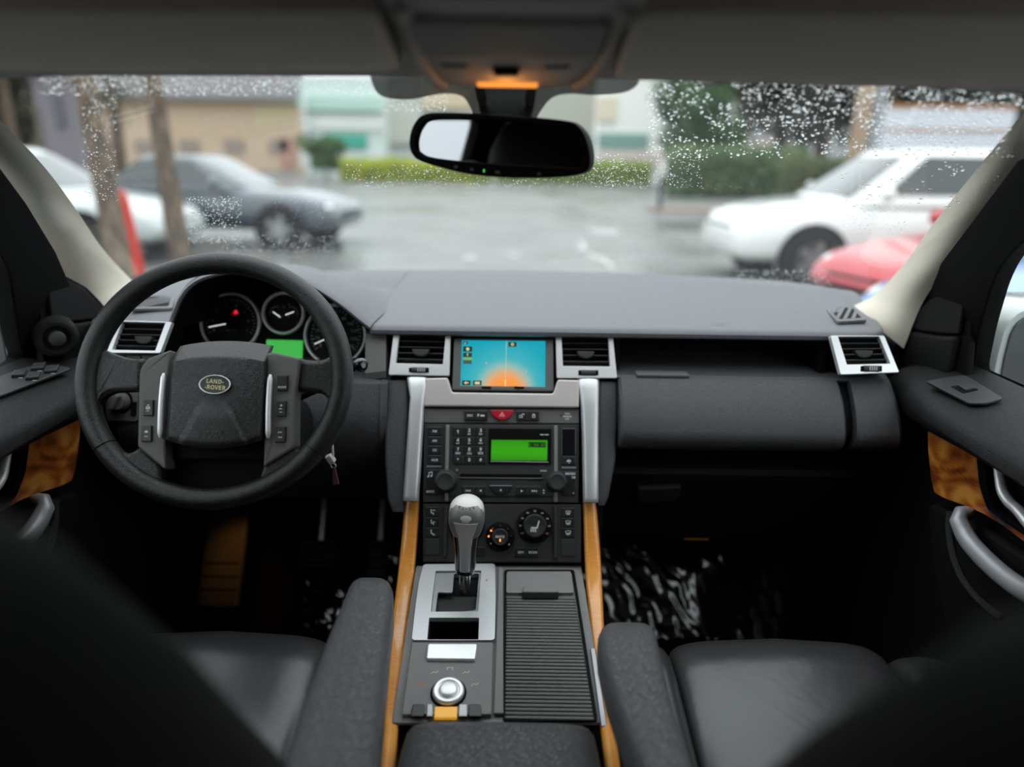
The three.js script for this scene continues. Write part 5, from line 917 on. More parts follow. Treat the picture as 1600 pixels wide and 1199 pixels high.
  P('speaker_cover', onDoor([[1419, 511], [1438, 489], [1459, 468], [1488, 454], [1516, 450], [1504, 523], [1470, 521], [1442, 517]], 0.008, { r: 0.006, b: 0.003, z0: 0 }, 0.752), M.vinylDark);
  P('corner_pad', onDoor([[1416, 514], [1442, 520], [1470, 525], [1503, 526], [1490, 586], [1402, 584]], 0.016, { r: 0.01, b: 0.006, z0: -0.004 }, 0.752), M.vinylDark);
  return { t, P };
}
{
  const { t, P } = makeDoor(1, 'passenger_door', 'black passenger door with a burl wood insert and a single window switch');
  const f = new Frame(V(0.70, 1.160, -1.0), V(1, 0.21, 0), V(0, 0.0, -1)), q = [[1447, 602], [1470, 597], [1508, 592], [1568, 629], [1540, 637], [1515, 637]];
  const pl = plate(f.poly(q), 0.004, { r: 0.006, b: 0.0012, z0: 0.003 }), M4 = new THREE.Matrix4().makeBasis(f.X, f.Y, f.N).setPosition(f.o);
  const sp = P('switch_plate', pl.applyMatrix4(M4), M.plastic);
  part('switch_well', plate(f.poly([[1485, 611], [1511, 607], [1529, 616], [1505, 622]]), 0.001, { r: 0.002, b: 0.0002, z0: 0.0066 }).applyMatrix4(M4), M.black, sp);
  part('window_switch', plate(f.poly([[1496, 612], [1512, 609], [1526, 616], [1508, 620]]), 0.005, { r: 0.002, b: 0.0015, z0: 0.0072 }).applyMatrix4(M4), M.plastic, sp);
}
{
  const { t, P } = makeDoor(-1, 'driver_door', 'black driver door with a burl wood insert, four window switches and a mirror control');
  const f = new Frame(V(-0.70, 1.160, -1.0), V(1, -0.21, 0), V(0, 0.0, -1)), M4 = new THREE.Matrix4().makeBasis(f.X, f.Y, f.N).setPosition(f.o);
  const sp = part('switch_plate', plate(f.poly([[-40, 610], [30, 583], [58, 576], [98, 578], [112, 582], [60, 602], [10, 622], [-40, 640]]), 0.004, { r: 0.006, b: 0.0012, z0: 0.003 }).applyMatrix4(M4), M.plastic, t);
  for (const [a, b] of [[62, 579], [83, 583], [32, 590], [54, 594]]) { const w = 20, q = [[a - w / 2, b - 1], [a + w / 2, b - 3], [a + w / 2 - 4, b + 6], [a - w / 2 - 5, b + 8]]; const sw = part('window_switch', plate(f.poly(q), 0.006, { r: 0.002, b: 0.0018, z0: 0.0062 }).applyMatrix4(M4), M.plastic, sp); const c = f.loc(a, b + 1, 0.0125), m = f.world(c.x, c.y, 0.0128); part('mark', rbox(0.006, 0.0006, 0.0022, 0.0002).translate(m.x, m.y, m.z), glow(0.35, 0.35, 0.35, 0.4), sw); }
  // mirror control pod
  const c = onX(88, 528, -0.735), ax = V(0.62, 0.05, 0.78).normalize(), qn = new THREE.Quaternion().setFromUnitVectors(V(0, 1, 0), ax);
  const L = (p) => new THREE.LatheGeometry(p.map((a) => V2(...a)), 36).applyQuaternion(qn).translate(c.x, c.y, c.z);
  const pod = part('mirror_control', L([[0.036, -0.05], [0.034, -0.01], [0.031, 0.004], [0.026, 0.009], [0.020, 0.009], [0.019, 0.005], [0, 0.005]]), M.doorVinyl, t);
  part('control_knob', L([[0.0125, 0.004], [0.0125, 0.015], [0.010, 0.019], [0, 0.0195]]), M.plastic, pod);
}
// ---------------------------------------------------------------- overhead: visors, console, interior mirror
const visor = (rows, label, clipPx) => {
  const t = thing('sun_visor', label, 'sun visor', V(0, 0, 0), 'sun visors');
  const loops = rows.map(([fa, fb, ra, rb]) => {
    const F = onZ(fa, fb, -0.745), R = onZ(ra, rb, -0.50), L = [];
    for (let i = 0; i <= 10; i++) { const k = i / 10; L.push(R.clone().lerp(F, k).add(V(0, -0.010 * Math.sin(Math.PI * k) ** 0.7 + 0.0, 0))); }
    for (let i = 0; i <= 4; i++) { const k = 1 - i / 4; L.push(R.clone().lerp(F, k).add(V(0, 0.016 + 0.004 * (k === 0 || k === 1 ? -1 : 0), 0))); }
    return L;
  });
  const mesh = part('pad', loft(loops, { crease: 0.9 }), M.visor, t);
  return [t, rows];
};
{
  const [t] = visor([[-420, 96, -900, -20], [-200, 104, -420, 8], [100, 110, -60, 18], [350, 110.5, 260, 20], [560, 109.5, 510, 19], [604, 109, 560, 18], [624, 104, 584, 24], [628, 98, 588, 32]], 'grey-beige sun visor folded up above the steering wheel');
  const p = onZ(500, 80, -0.668), w = 0.10; const lb = part('warning_label', plate([V2(-w / 2, -0.014), V2(w / 2, -0.014), V2(w / 2, 0.014), V2(-w / 2, 0.014)], 0.0006, { r: 0.005, b: 0 }).rotateX(Math.PI / 2 + 0.02).translate(-0.17, p.y - 0.006, p.z), std({ color: C(0.30, 0.285, 0.26), roughness: 0.7 }), t);
}
{
  const [t] = visor([[958, 112, 994, 36], [960, 119, 998, 28], [980, 124, 1030, 22], [1020, 125, 1080, 23], [1250, 130, 1360, 26], [1500, 137, 1700, 26], [1760, 141, 2100, 20], [2000, 140, 2500, 0]], 'grey-beige sun visor folded up above the passenger side');
  const A = onZ(1050, 100, -0.70), B = onZ(1225, 104, -0.70), w = B.x - A.x; part('warning_label', plate([V2(-w / 2, -0.012), V2(w / 2, -0.012), V2(w / 2, 0.012), V2(-w / 2, 0.012)], 0.0008, { r: 0.004, b: 0 }).rotateX(Math.PI / 2 + 0.02).translate((A.x + B.x) / 2, A.y - 0.0065, -0.692), std({ color: C(0.16, 0.17, 0.17), roughness: 0.6 }), t);
}
{ // overhead console with lamps
  const t = thing('overhead_console', 'grey-beige overhead console with an orange-lit switch row above the interior mirror', 'console', V(0, 0, 0));
  const rows = [[-0.44, 580, 1020, -8], [-0.50, 598, 1004, 22], [-0.56, 610, 988, 46], [-0.62, 620, 972, 70], [-0.68, 630, 957, 95], [-0.72, 645, 940, 112], [-0.755, 668, 918, 127], [-0.785, 692, 898, 136]];
  const loops = rows.map(([z, a, b, y]) => { const A = onZ(a, y, z), B = onZ(b, y, z), w = (B.x - A.x) / 2, c = (A.x + B.x) / 2; return sq(w, 0.02, 40, 5).map((p) => V(c + p.x, A.y + 0.02 + p.y, z)); });
  part('housing', loft(loops, { crease: 0.7 }), M.liner, t);
  const tray = part('sunglasses_lid', plate([V2(-0.115, 0), V2(0.115, 0), V2(0.098, 0.135), V2(-0.098, 0.135)], 0.006, { r: 0.012, b: 0.002 }).rotateX(-Math.PI / 2).rotateZ(0).translate(-0.005, 0, 0), std({ color: C(0.20, 0.19, 0.18), roughness: 0.8 }), t);
  const P0 = onZ(790, 32, -0.525), P1 = onZ(790, 84, -0.64); tray.userData.kind = undefined; tray.rotation.set(0, 0, 0);
  tray.geometry.dispose();
  { const q = (a, b, z, d) => onZ(a, b, z).add(V(0, d, 0)), L = [[632, 30, -0.505], [952, 34, -0.505]], F = [[662, 85, -0.655], [930, 88, -0.655]];
    const A = q(...L[0], -0.002), B = q(...L[1], -0.002), D = q(...F[0], -0.002), E = q(...F[1], -0.002), up = V(0, 0.006, 0), pos = [A, B, E, D], loopsT = [pos, pos.map((p) => p.clone().add(up))];
    tray.geometry = uvm(loft(loopsT, { crease: 0.3 })); }
  for (const [a, y, w, d] of [[711, 99, 36, 'map_lamp'], [868, 101, 36, 'map_lamp']]) { const A = onZ(a, y, -0.70); part(d, rbox(w * 0.74 / FOCAL, 0.006, 0.02, 0.002).translate(A.x, A.y - 0.0012, A.z), std({ color: C(0.10, 0.095, 0.09), roughness: 0.4 }), t); }
  { const A = onZ(791, 103, -0.705); part('lid_latch', rbox(0.024, 0.014, 0.02, 0.004).translate(A.x, A.y - 0.002, A.z), M.black, t); }
  for (const L of [[[626, 6, -0.47], [640, 46, -0.555], [655, 92, -0.672], [676, 122, -0.742], [694, 136, -0.785]], [[978, 8, -0.47], [962, 48, -0.555], [944, 94, -0.672], [922, 124, -0.742], [898, 137, -0.785]]]) part('edge_ridge', tube(L.map(([a, b, z]) => onZ(a, b, z).add(V(0, 0.001, 0))), 0.0055, 24, 10), M.visor, t);
  // lit switch row on the front edge
  const sw = (a0, a1, y0, y1, name, mat) => { const A = onZ(a0, y0, -0.765), B = onZ(a1, y1, -0.765); return part(name, rbox(B.x - A.x, A.y - B.y, 0.012, 0.002).translate((A.x + B.x) / 2, (A.y + B.y) / 2, -0.7615), mat, t); };
  const amber = glow(1.0, 0.30, 0.04, 0.9), amberHot = glow(1.0, 0.58, 0.2, 1.1);
  sw(746, 840, 129, 137, 'lamp_strip', amber);
  sw(752, 772, 121, 128.5, 'switch', M.black); sw(782, 802, 119, 128, 'switch', M.black); sw(812, 833, 121, 128.5, 'switch', M.black);
  for (const [a, b] of [[773.5, 780.5], [803.5, 810.5]]) sw(a, b, 120, 128.5, 'switch_light', amberHot);
  sw(746, 751, 122, 128.5, 'switch_light', amber); sw(834, 839, 122, 128.5, 'switch_light', amber);
  const L = new THREE.PointLight(new THREE.Color(1, 0.4, 0.08), 0.0025); L.name = 'console_lamp'; const lp = onZ(791, 140, -0.742); L.position.copy(lp); L.castShadow = true; scene.add(L);
}
{ // interior mirror
  const c = onZ(783, 226, -0.885), yaw = 0.27, pitch = 0.012;
  const X = V(Math.cos(yaw), -0.055, Math.sin(yaw)).normalize(), N0 = V(-Math.sin(yaw), -Math.sin(pitch), Math.cos(yaw)).normalize(), Y = N0.clone().cross(X).normalize();
  const f = new Frame(c, X, Y), t = thing('interior_mirror', 'black-framed interior mirror hanging from the windscreen below the overhead console', 'mirror', f);
  const outer = [[644, 238], [641, 222], [647, 197], [664, 179], [700, 176], [790, 180], [880, 188], [903, 196], [916, 215], [923, 245], [920, 264], [905, 273], [870, 277.5], [800, 278], [740, 273], [690, 262], [655, 250]];
  const glassP = [[652, 236], [651, 220], [658, 200], [674, 186.5], [715, 185], [800, 190], [880, 197.5], [898, 203], [908, 218], [913, 243], [911, 257], [900, 262.5], [820, 259], [740, 254], [690, 249], [664, 244]];
  const O = curveThrough(f.poly(outer), 80).slice(0, -1), G = curveThrough(f.poly(glassP), 80).slice(0, -1);
  part('housing', plate(O, 0.03, { r: 0, b: 0.006, z0: -0.026, seg: 4, crease: 0.8, holes: [{ pts: G, r: 0 }] }), M.black, t);
  part('shell', plate(O.map((p) => p.clone().multiplyScalar(0.96)), 0.012, { b: 0.005, z0: -0.036, seg: 3, crease: 0.8 }), M.black, t);
  part('mirror_glass', plate(G, 0.004, { b: 0, z0: -0.007 }), M.mirror, t);
  for (const [a, b, w] of [[712, 261, 0.004], [737, 265, 0.004], [777, 269.5, 0.006], [842, 272, 0.004]]) { const q = f.loc(a, b, 0.005); part('button_mark', moved(rbox(w, 0.003, 0.0006, 0.0002), q.x, q.y, 0.0045), std({ color: C(0.10, 0.10, 0.105), roughness: 0.5 }), t); }
  { const q = f.loc(756, 267, 0.005); part('indicator', moved(rbox(0.0014, 0.0034, 0.0008, 0.0003), q.x, q.y, 0.0045), glow(0.1, 0.7, 0.12, 0.8), t); }
  // stalk up to the glass
  const st = [[-0.93, 742, 838, 138], [-0.925, 744, 837, 150], [-0.915, 748, 834, 165], [-0.91, 752, 830, 184], [-0.905, 760, 822, 200]].map(([z, a, b, y]) => { const A = onZ(a, y, z), B = onZ(b, y, z), w = (B.x - A.x) / 2, cx = (A.x + B.x) / 2; return sq(w, 0.016, 28, 3).map((p) => f.toLocal(V(cx + p.x, A.y, z + p.y))); });
  part('stalk', loft(st, { crease: 0.9 }), M.black, t);
}
// ---------------------------------------------------------------- footwells
{
  const pedal = (px, py, z, w, h, name, label, parentLabel) => {
    const c = onZ(px, py, z), t = thing(name, label, 'pedal', c);
    t.rotation.x = -0.6;
    part('pad', rbox(w, h, 0.018, 0.006), M.rubber, t);
    for (let i = 0; i < 4; i++) part('tread', moved(rbox(w * 0.84, 0.004, 0.004, 0.0015), 0, (i - 1.5) * h / 4.6, 0.0105), M.black, t);
    part('arm', moved(rbox(0.016, 0.2, 0.012, 0.004), 0, h / 2 + 0.06, -0.02), M.silverDark, t);
    return t;
  };
  pedal(497, 866, -1.40, 0.085, 0.06, 'brake_pedal', 'wide brake pedal in the dark driver footwell');
  pedal(590, 880, -1.40, 0.05, 0.10, 'accelerator_pedal', 'narrow accelerator pedal beside the centre console');
  { const c = onZ(352, 868, -1.47), t = thing('footrest', 'sloping footrest in amber light at the far end of the driver footwell', 'footrest', c); t.rotation.x = -0.62; part('pad', rbox(0.10, 0.24, 0.03, 0.01), std({ color: C(0.10, 0.085, 0.07), roughness: 0.35 }), t); for (let i = 0; i < 3; i++) part('rib', moved(rbox(0.084, 0.004, 0.004, 0.0015), 0, (i - 2.6) * 0.03, 0.0155), M.rubber, t); }
  // crumpled clear film over the mats
  const film = (px, py, y, z, w, d, label, slope) => {
    const t = thing('floor_cover', label, 'floor cover', V((onZ(px, py, z)).x, y, z), 'protective floor covers');
    const g = sheet((a, b) => { const x = (a - 0.5) * w, zz = (0.5 - b) * d, q = noise3.noise(x * 7 + px, zz * 8, 2), n = Math.sin(zz * 150 + x * 90 + q * 9 + noise3.noise(x * 26, zz * 30, 6) * 5) * 0.0012 * (1 + 0.8 * noise3.noise(x * 14, zz * 12, 3)) + q * 0.018 + noise3.noise(x * 60 + zz * 30, zz * 80, 9) * 0.0014; return V(x, 0.022 + n + Math.max(0, zz - 0.02) * slope, -zz); }, 110, 130, 0.0012);
    part('film', g, phy({ color: C(0.012, 0.013, 0.014), roughness: 0.1, clearcoat: 1, clearcoatRoughness: 0.04 }), t);
    part('mat', rbox(w * 0.96, 0.008, d * 0.55, 0.003).translate(0, -0.006, d * 0.2), M.rubber, t);
  };
  film(1075, 930, 0.43, -1.36, 0.52, 0.62, 'shiny crumpled protective film on the passenger floor', 1.3);
  film(530, 960, 0.43, -1.36, 0.22, 0.56, 'shiny crumpled protective film on the driver floor', 0.85);
  // amber footwell lamps
  const lamp = (x, y, z, label, k) => {
    const t = thing('footwell_lamp', label, 'lamp', V(x, y, z));
    part('lens', rbox(0.05, 0.006, 0.02, 0.002), glow(1.0, 0.42, 0.08, 0.03), t); part('holder', moved(rbox(0.07, 0.01, 0.034, 0.003), 0, 0.0085, 0), M.black, t);
    const L = new THREE.SpotLight(new THREE.Color(1, 0.46, 0.10), k, 0, 0.42, 0.8); L.name = 'footwell_light'; L.position.set(x, y - 0.006, z); L.target.position.set(x - 0.01, y - 0.3, z - 0.10); L.castShadow = true; scene.add(L, L.target);
  };
  lamp(onZ(365, 860, -1.42).x, 0.83, -1.38, 'small amber footwell lamp under the dashboard on the driver side', 0.03);
  lamp(onZ(1060, 860, -1.42).x, 0.76, -1.30, 'small amber footwell lamp under the lower glove box', 0.004);
}
// ---------------------------------------------------------------- outside: wet car park, cars, trees, hedge, buildings
const asphalt = dataTex(512, (x, y) => { const n = 0.5 + wrapNoise(x, y, 6, 1) * 0.28 + wrapNoise(x, y, 24, 5) * 0.22 + (rnd() - 0.5) * 0.35; const v = clamp(0.42 + n * 0.2, 0, 1); return [v, v, v * 0.985]; }, { srgb: true, repeat: [1 / 4, 1 / 4] });
const wetMap = dataTex(256, (x, y) => { const n = wrapNoise(x, y, 3, 2) + wrapNoise(x, y, 11, 8) * 0.6; const v = clamp(0.55 + n * 0.45, 0.25, 0.9); return [v, v, v]; }, { repeat: [1 / 11, 1 / 11] });
{
  const g = uvm(new THREE.BoxGeometry(240, 0.2, 200).translate(0, -0.1, -60));
  struct('ground', g, std({ map: asphalt, color: C(0.76, 0.76, 0.74), roughness: 0.7, roughnessMap: wetMap, bumpMap: asphalt, bumpScale: 0.01 }));
  const paint = std({ color: C(0.5, 0.5, 0.48), roughness: 0.7 });
  const mark = (pts) => { const P = pts.map(([a, b]) => { const p = onY(a, b, 0.004); return V2(p.x, -p.z); }); struct('road_marking', plate(P, 0.004, { b: 0 }).rotateX(-Math.PI / 2), paint).name = numbered('road_marking'); };
  mark([[914, 358], [966, 360.5], [964, 364], [930, 362]]); mark([[904, 372], [912, 380], [916, 389], [911, 390], [900, 390], [909, 385]]);
  mark([[722, 401], [740, 401], [748, 404], [726, 404]]); mark([[912, 393], [925, 398], [945, 404], [960, 419], [958, 421], [940, 406], [922, 400]]); mark([[790, 397], [812, 396], [806, 400]]);
}
// cars ---------------------------------------------------------------------------------------------
const tyreM = std({ color: C(0.012, 0.012, 0.013), roughness: 0.85 }), rimM = std({ color: C(0.45, 0.46, 0.47), roughness: 0.35, metalness: 0.8 }), glassDark = phy({ color: C(0.02, 0.026, 0.028), roughness: 0.06, clearcoat: 1 }), archM = std({ color: C(0.01, 0.01, 0.01), roughness: 0.95 });
function makeCar(name, label, category, { L = 4.6, W = 0.92, belt = 1.05, hood = 0.98, nose = 0.78, sill = 0.27, roof = 1.66, xr = [0.08, 0.42], xf = [3.5, 2.55], cowl = 3.45, wheel = 0.36, rearTop = 1.02, colour, plain }, x, z, turn) {
  const t = thing(name, label, category, V(x, 0, z)); t.rotation.y = turn;
  const paint = phy({ color: colour, roughness: 0.3, clearcoat: 1, clearcoatRoughness: 0.05 });
  const st = [[0, 0.42, rearTop - 0.2, 0.78], [0.06, 0.36, rearTop - 0.06, 0.88], [0.25, sill, rearTop, 0.97], [0.8, sill, belt, 1], [cowl - 0.8, sill, belt, 1], [cowl, sill, lerp(belt, hood, 0.35), 0.985], [lerp(cowl, L, 0.5), sill, lerp(hood, nose, 0.22), 0.965], [L - 0.22, sill + 0.02, nose + 0.04, 0.90], [L - 0.08, sill + 0.06, nose - 0.06, 0.82], [L, sill + 0.16, nose - 0.2, 0.70]];
  part('body', loft(st.map(([a, lo, hi, k]) => sq(W * k, (hi - lo) / 2, 28, 4.5).map((p) => V(a, (lo + hi) / 2 + p.y, p.x * (1 - 0.08 * sstep(p.y, 0, (hi - lo) / 2))))), { crease: 0.8 }), paint, t);
  const gx = (k) => [lerp(xr[0], xr[1], k), lerp(xf[0], xf[1], k)], gw = (k) => lerp(W * 0.94, W * 0.70, k), gy = (k) => lerp(belt - 0.08, roof, k);
  const loops = [0, 0.3, 0.6, 0.84, 0.95, 1].map((k) => { const q = k < 0.84 ? k : 0.84 + (k - 0.84) * 0.6, e = k > 0.9 ? (k - 0.9) * 1.2 : 0, [a, b] = gx(q); return sq((b - a) / 2 - e, gw(q) - e, 32, 5).map((p) => V((a + b) / 2 + p.x, gy(k), p.y)); });
  part('cabin', loft(loops, { crease: 0.8 }), paint, t);
  for (const s of [-1, 1]) {
    for (const [u0, u1] of [[0.10, 0.45], [0.48, 0.86]]) part('side_window', sheet((a, b) => { const k = lerp(0.2, 0.86, b), [r, f] = gx(k); return V(lerp(r, f, lerp(u0, u1, s > 0 ? a : 1 - a)), gy(k), s * (gw(k) + 0.012)); }, 4, 3, 0.01), glassDark, t);
    const m = part('side_mirror', new THREE.SphereGeometry(0.1, 16, 12).scale(0.8, 0.85, 1.1).translate(xf[0] - 0.55, belt + 0.06, s * (W + 0.1)), paint, t);
    part('headlight', new THREE.SphereGeometry(0.13, 16, 12).scale(1.5, 0.7, 1.1).translate(L - 0.3, nose - 0.08, s * W * 0.66), std({ color: C(0.75, 0.77, 0.78), roughness: 0.15 }), t);
    for (const wx of [0.82, L - 0.92]) {
      part('wheel_arch', new THREE.CylinderGeometry(wheel + 0.07, wheel + 0.07, 0.05, 32).rotateX(Math.PI / 2).translate(wx, wheel, s * (W - 0.015)), archM, t);
      const ty = part('wheel', new THREE.LatheGeometry([[wheel * 0.62, -0.11], [wheel * 0.95, -0.11], [wheel, -0.07], [wheel, 0.07], [wheel * 0.95, 0.11], [wheel * 0.62, 0.11], [wheel * 0.6, 0.06]].map((p) => V2(...p)), 40).rotateX(Math.PI / 2).translate(wx, wheel, s * (W - 0.07)), tyreM, t);
      const sh = new THREE.Shape(); const n = 5; for (let i = 0; i < n * 2; i++) { const a = i / (n * 2) * 2 * Math.PI, r = i % 2 ? wheel * 0.24 : wheel * 0.64; for (const d of [-0.16, 0.16]) { const q = a + (i % 2 ? d * 0.5 : d); i + d < 0 ? sh.moveTo(Math.cos(q) * r, Math.sin(q) * r) : sh.lineTo(Math.cos(q) * r, Math.sin(q) * r); } } sh.closePath();
      const rg = new THREE.ExtrudeGeometry(sh, { depth: 0.02, bevelEnabled: false }); if (s < 0) rg.rotateY(Math.PI); rg.translate(wx, wheel, s * (W + 0.02)); part('rim', rg, rimM, ty);
      part('hub_disc', new THREE.CylinderGeometry(wheel * 0.64, wheel * 0.64, 0.02, 32).rotateX(Math.PI / 2).translate(wx, wheel, s * (W + 0.005)), std({ color: C(0.09, 0.09, 0.09), roughness: 0.5 }), ty);
    }
  }
  part('windscreen', sheet((a, b) => { const k = lerp(0.16, 0.86, b), [, f] = gx(k), q = a * 2 - 1; return V(f + 0.012 - 0.10 * q ** 4, gy(k), -q * gw(k) * 0.86); }, 8, 3, 0.01), glassDark, t);
  part('grille', moved(rbox(0.06, 0.16, W * 1.0, 0.02), L - 0.045, nose - 0.22, 0), archM, t);
  return t;
}
const at = (px, py, z) => onZ(px, py, z);
makeCar('suv', 'white sport utility vehicle parked side-on, with its nose towards the hedge', 'car', { colour: C(0.80, 0.80, 0.78), nose: 0.86, hood: 1.04, belt: 1.08 }, 2.66 + 4.6 * Math.cos(0.04), -9.5 - 4.6 * Math.sin(0.04), Math.PI + 0.04);
makeCar('sports_car', 'bright red car with a low bonnet parked in front of the white one', 'car', { colour: C(0.50, 0.010, 0.022), L: 4.4, W: 0.9, belt: 0.88, hood: 0.84, nose: 0.66, roof: 1.24, cowl: 3.0, xf: [3.1, 2.1], xr: [0.1, 0.7], wheel: 0.33 }, 3.08 + 4.4 * Math.cos(0.30), -6.3 - 4.4 * Math.sin(0.30), Math.PI + 0.30);
makeCar('hatchback', 'blue hatchback parked close beside the passenger side', 'car', { colour: C(0.10, 0.24, 0.50), L: 4.1, W: 0.86, belt: 0.98, hood: 0.92, nose: 0.72, roof: 1.45, cowl: 3.05, xf: [3.15, 2.1], wheel: 0.31 }, 2.55 + 4.1 * Math.cos(0.35), -4.35 - 4.1 * Math.sin(0.35) + 1.5, Math.PI + 0.02);
makeCar('sedan', 'dark blue-grey sedan parked side-on behind the second tree trunk', 'car', { colour: C(0.055, 0.07, 0.085), L: 4.7, W: 0.9, belt: 0.98, hood: 0.96, nose: 0.74, roof: 1.46, cowl: 3.25, xf: [3.35, 2.3], xr: [0.55, 1.3], wheel: 0.34 }, -2.75 - 4.7 * Math.cos(0.12), -12.4 - 4.7 * Math.sin(0.12), -0.12);
makeCar('estate_car', 'pale silver car parked behind the first tree trunk and the red post', 'car', { colour: C(0.52, 0.56, 0.55), L: 4.6, W: 0.9, belt: 1.0, hood: 0.95, nose: 0.74, roof: 1.54, cowl: 3.2, xf: [3.3, 2.3], wheel: 0.34 }, -4.75 - 4.6 * Math.cos(0.1), -10.4 - 4.6 * Math.sin(0.1), -0.1);
// trees --------------------------------------------------------------------------------------------
const barkMap = dataTex(256, (x, y) => { const n = wrapNoise(x, y * 0.4, 22, 3) + wrapNoise(x, y, 40, 8) * 0.6; const v = 0.5 + n * 0.5; return [0.42 * v + 0.20, 0.37 * v + 0.17, 0.31 * v + 0.15]; }, { srgb: true, repeat: [1.4, 0.7] });
const bark = std({ map: barkMap, roughness: 0.95, bumpMap: barkMap, bumpScale: 0.03 });
function trunkTree(label, base, lean, r, h) {
  const t = thing('tree', label, 'tree', base, null), top = V(lean[0], h, lean[1]);
  const pts = [V(0, -0.1, 0), V(lean[0] * 0.25, h * 0.25, lean[1] * 0.25), V(lean[0] * 0.5, h * 0.5, lean[1] * 0.5), top];
  part('trunk', cappedTube(pts, [r * 1.35, r * 1.08, r, r * 0.92, r * 0.75], 24, 18), bark, t);
  for (let i = 0; i < 5; i++) { const k = 0.72 + i * 0.06, o = V(lean[0] * k, h * k, lean[1] * k), a = i * 2.4; part('branch', cappedTube([o, o.clone().add(V(Math.cos(a) * 0.8, 0.6, Math.sin(a) * 0.8)), o.clone().add(V(Math.cos(a) * 1.7, 1.7, Math.sin(a) * 1.7))], [r * 0.4, r * 0.28, r * 0.1], 10, 8), bark, t); }
}
{ const a = onY(196, 452, 0), p = onZ(130, 118, a.z + 0.1); trunkTree('bare tree trunk with rough grey-brown bark nearest the driver pillar, red post beside it', a, [(p.x - a.x) * 3.2, 0.3], 0.105, p.y * 3.2); }
{ const a = onY(288, 436, 0), p = onZ(236, 118, a.z + 0.1); trunkTree('bare leaning tree trunk standing in front of the dark sedan', a, [(p.x - a.x) * 3.2, 0.3], 0.10, p.y * 3.2); }
{ const a = onY(222, 440, 0), b = onZ(190, 295, a.z + 0.05).sub(a), t = thing('marker_post', 'thin red leaning marker post between the two bare tree trunks', 'post', a);
  part('post', cappedTube([V(0, -0.05, 0), b.clone().multiplyScalar(0.5), b], [0.06, 0.055, 0.05], 12, 12), std({ color: C(0.75, 0.05, 0.03), roughness: 0.5 }), t); part('foot', new THREE.CylinderGeometry(0.11, 0.13, 0.06, 20).translate(0, 0.03, 0), archM, t); }
const leafGeo = (w) => { const g = new THREE.BufferGeometry(); g.setAttribute('position', new THREE.Float32BufferAttribute([0, 0, 0, w * 0.5, w * 0.4, 0.1 * w, 0, w, 0, -w * 0.5, w * 0.4, 0.1 * w], 3)); g.setIndex([0, 1, 2, 0, 2, 3]); g.computeVertexNormals(); return uvm(g); };
const leafMat = (c) => phy({ color: c, roughness: 0.8, transmission: 0.3, thickness: 0, side: THREE.DoubleSide });
function foliage(parent, n, size, mat, place, tint) {
  const m = new THREE.InstancedMesh(leafGeo(size), mat, n); m.name = 'foliage'; m.userData.kind = 'stuff'; m.castShadow = m.receiveShadow = true;
  const q = new THREE.Quaternion(), e = new THREE.Euler(), M4 = new THREE.Matrix4(), c = new THREE.Color();
  for (let i = 0; i < n; i++) { e.set(rr(-1.2, 1.2), rr(0, 6.28), rr(-1.2, 1.2)); q.setFromEuler(e); const s = rr(0.6, 1.3); M4.compose(place(i), q, V(s, s, s)); m.setMatrixAt(i, M4); const k = tint(i); c.setRGB(k[0], k[1], k[2]); m.setColorAt(i, c); }
  parent.add(m); return m;
}
const blob = (cx, cy, cz, rx, ry, rz, lumps) => { const L = Array.from({ length: lumps }, () => [rr(-0.75, 0.75), rr(-0.75, 0.75), rr(-0.75, 0.75), rr(0.3, 0.55)]); return () => { const l = L[Math.floor(rnd() * lumps)], a = rr(0, 6.28), b = Math.acos(rr(-1, 1)), r = l[3] * rnd() ** 0.4; return V(cx + rx * (l[0] + r * Math.sin(b) * Math.cos(a)), cy + ry * (l[1] + r * Math.cos(b)), cz + rz * (l[2] + r * Math.sin(b) * Math.sin(a))); }; };
function crownTree(px, z, h, r, col, label, lo = 0.25, n = 2600) {
  const x = onZ(px, 240, z).x, t = thing('crown_tree', label, 'tree', V(x, 0, z), 'trees beyond the car park');
  part('trunk', cappedTube([V(0, -0.2, 0), V(0.1, h * 0.3, 0), V(-0.1, h * 0.65, 0), V(0, h * 0.92, 0)], [h * 0.035, h * 0.028, h * 0.018, h * 0.006], 14, 10), bark, t);
  foliage(t, n, r * 0.14, leafMat(C(1, 1, 1)), blob(0, h * (lo + 1) / 2, 0, r, h * (1 - lo) / 2, r, 16), () => { const k = rr(0.6, 1.25); return [col[0] * k, col[1] * k, col[2] * k]; });
}
crownTree(1085, -50, 13, 3.4, [0.13, 0.14, 0.11], 'grey-green tree beyond the hedge, beside the white building');
crownTree(1150, -46, 12, 3.2, [0.10, 0.11, 0.055], 'olive tree with a loose crown beyond the hedge, left of the darkest tree');
crownTree(1215, -44, 13, 3.2, [0.07, 0.07, 0.035], 'dark olive tree beyond the hedge, next to the darkest tree');
crownTree(1280, -40, 12, 3.0, [0.045, 0.042, 0.028], 'darkest brown-green tree, beside the wooden utility pole', 0.1);
crownTree(1375, -42, 13, 3.4, [0.05, 0.055, 0.04], 'dark tree partly hidden by the white signboard');
crownTree(1480, -44, 15, 4.2, [0.09, 0.095, 0.075], 'large grey-green tree rising behind the white signboard');
crownTree(1590, -40, 14, 4.0, [0.09, 0.10, 0.08], 'grey-green tree seen past the edge of the signboard');
crownTree(1070, -37, 5.2, 2.4, [0.05, 0.12, 0.03], 'small bright green tree above the hedge near the bollard', 0.2);
crownTree(20, -34, 10, 3.4, [0.12, 0.115, 0.08], 'brownish tree by the grey house at the driver side', 0.1);
crownTree(185, -40, 11, 2.2, [0.16, 0.16, 0.12], 'thin pale tree in front of the beige building', 0.3, 900);
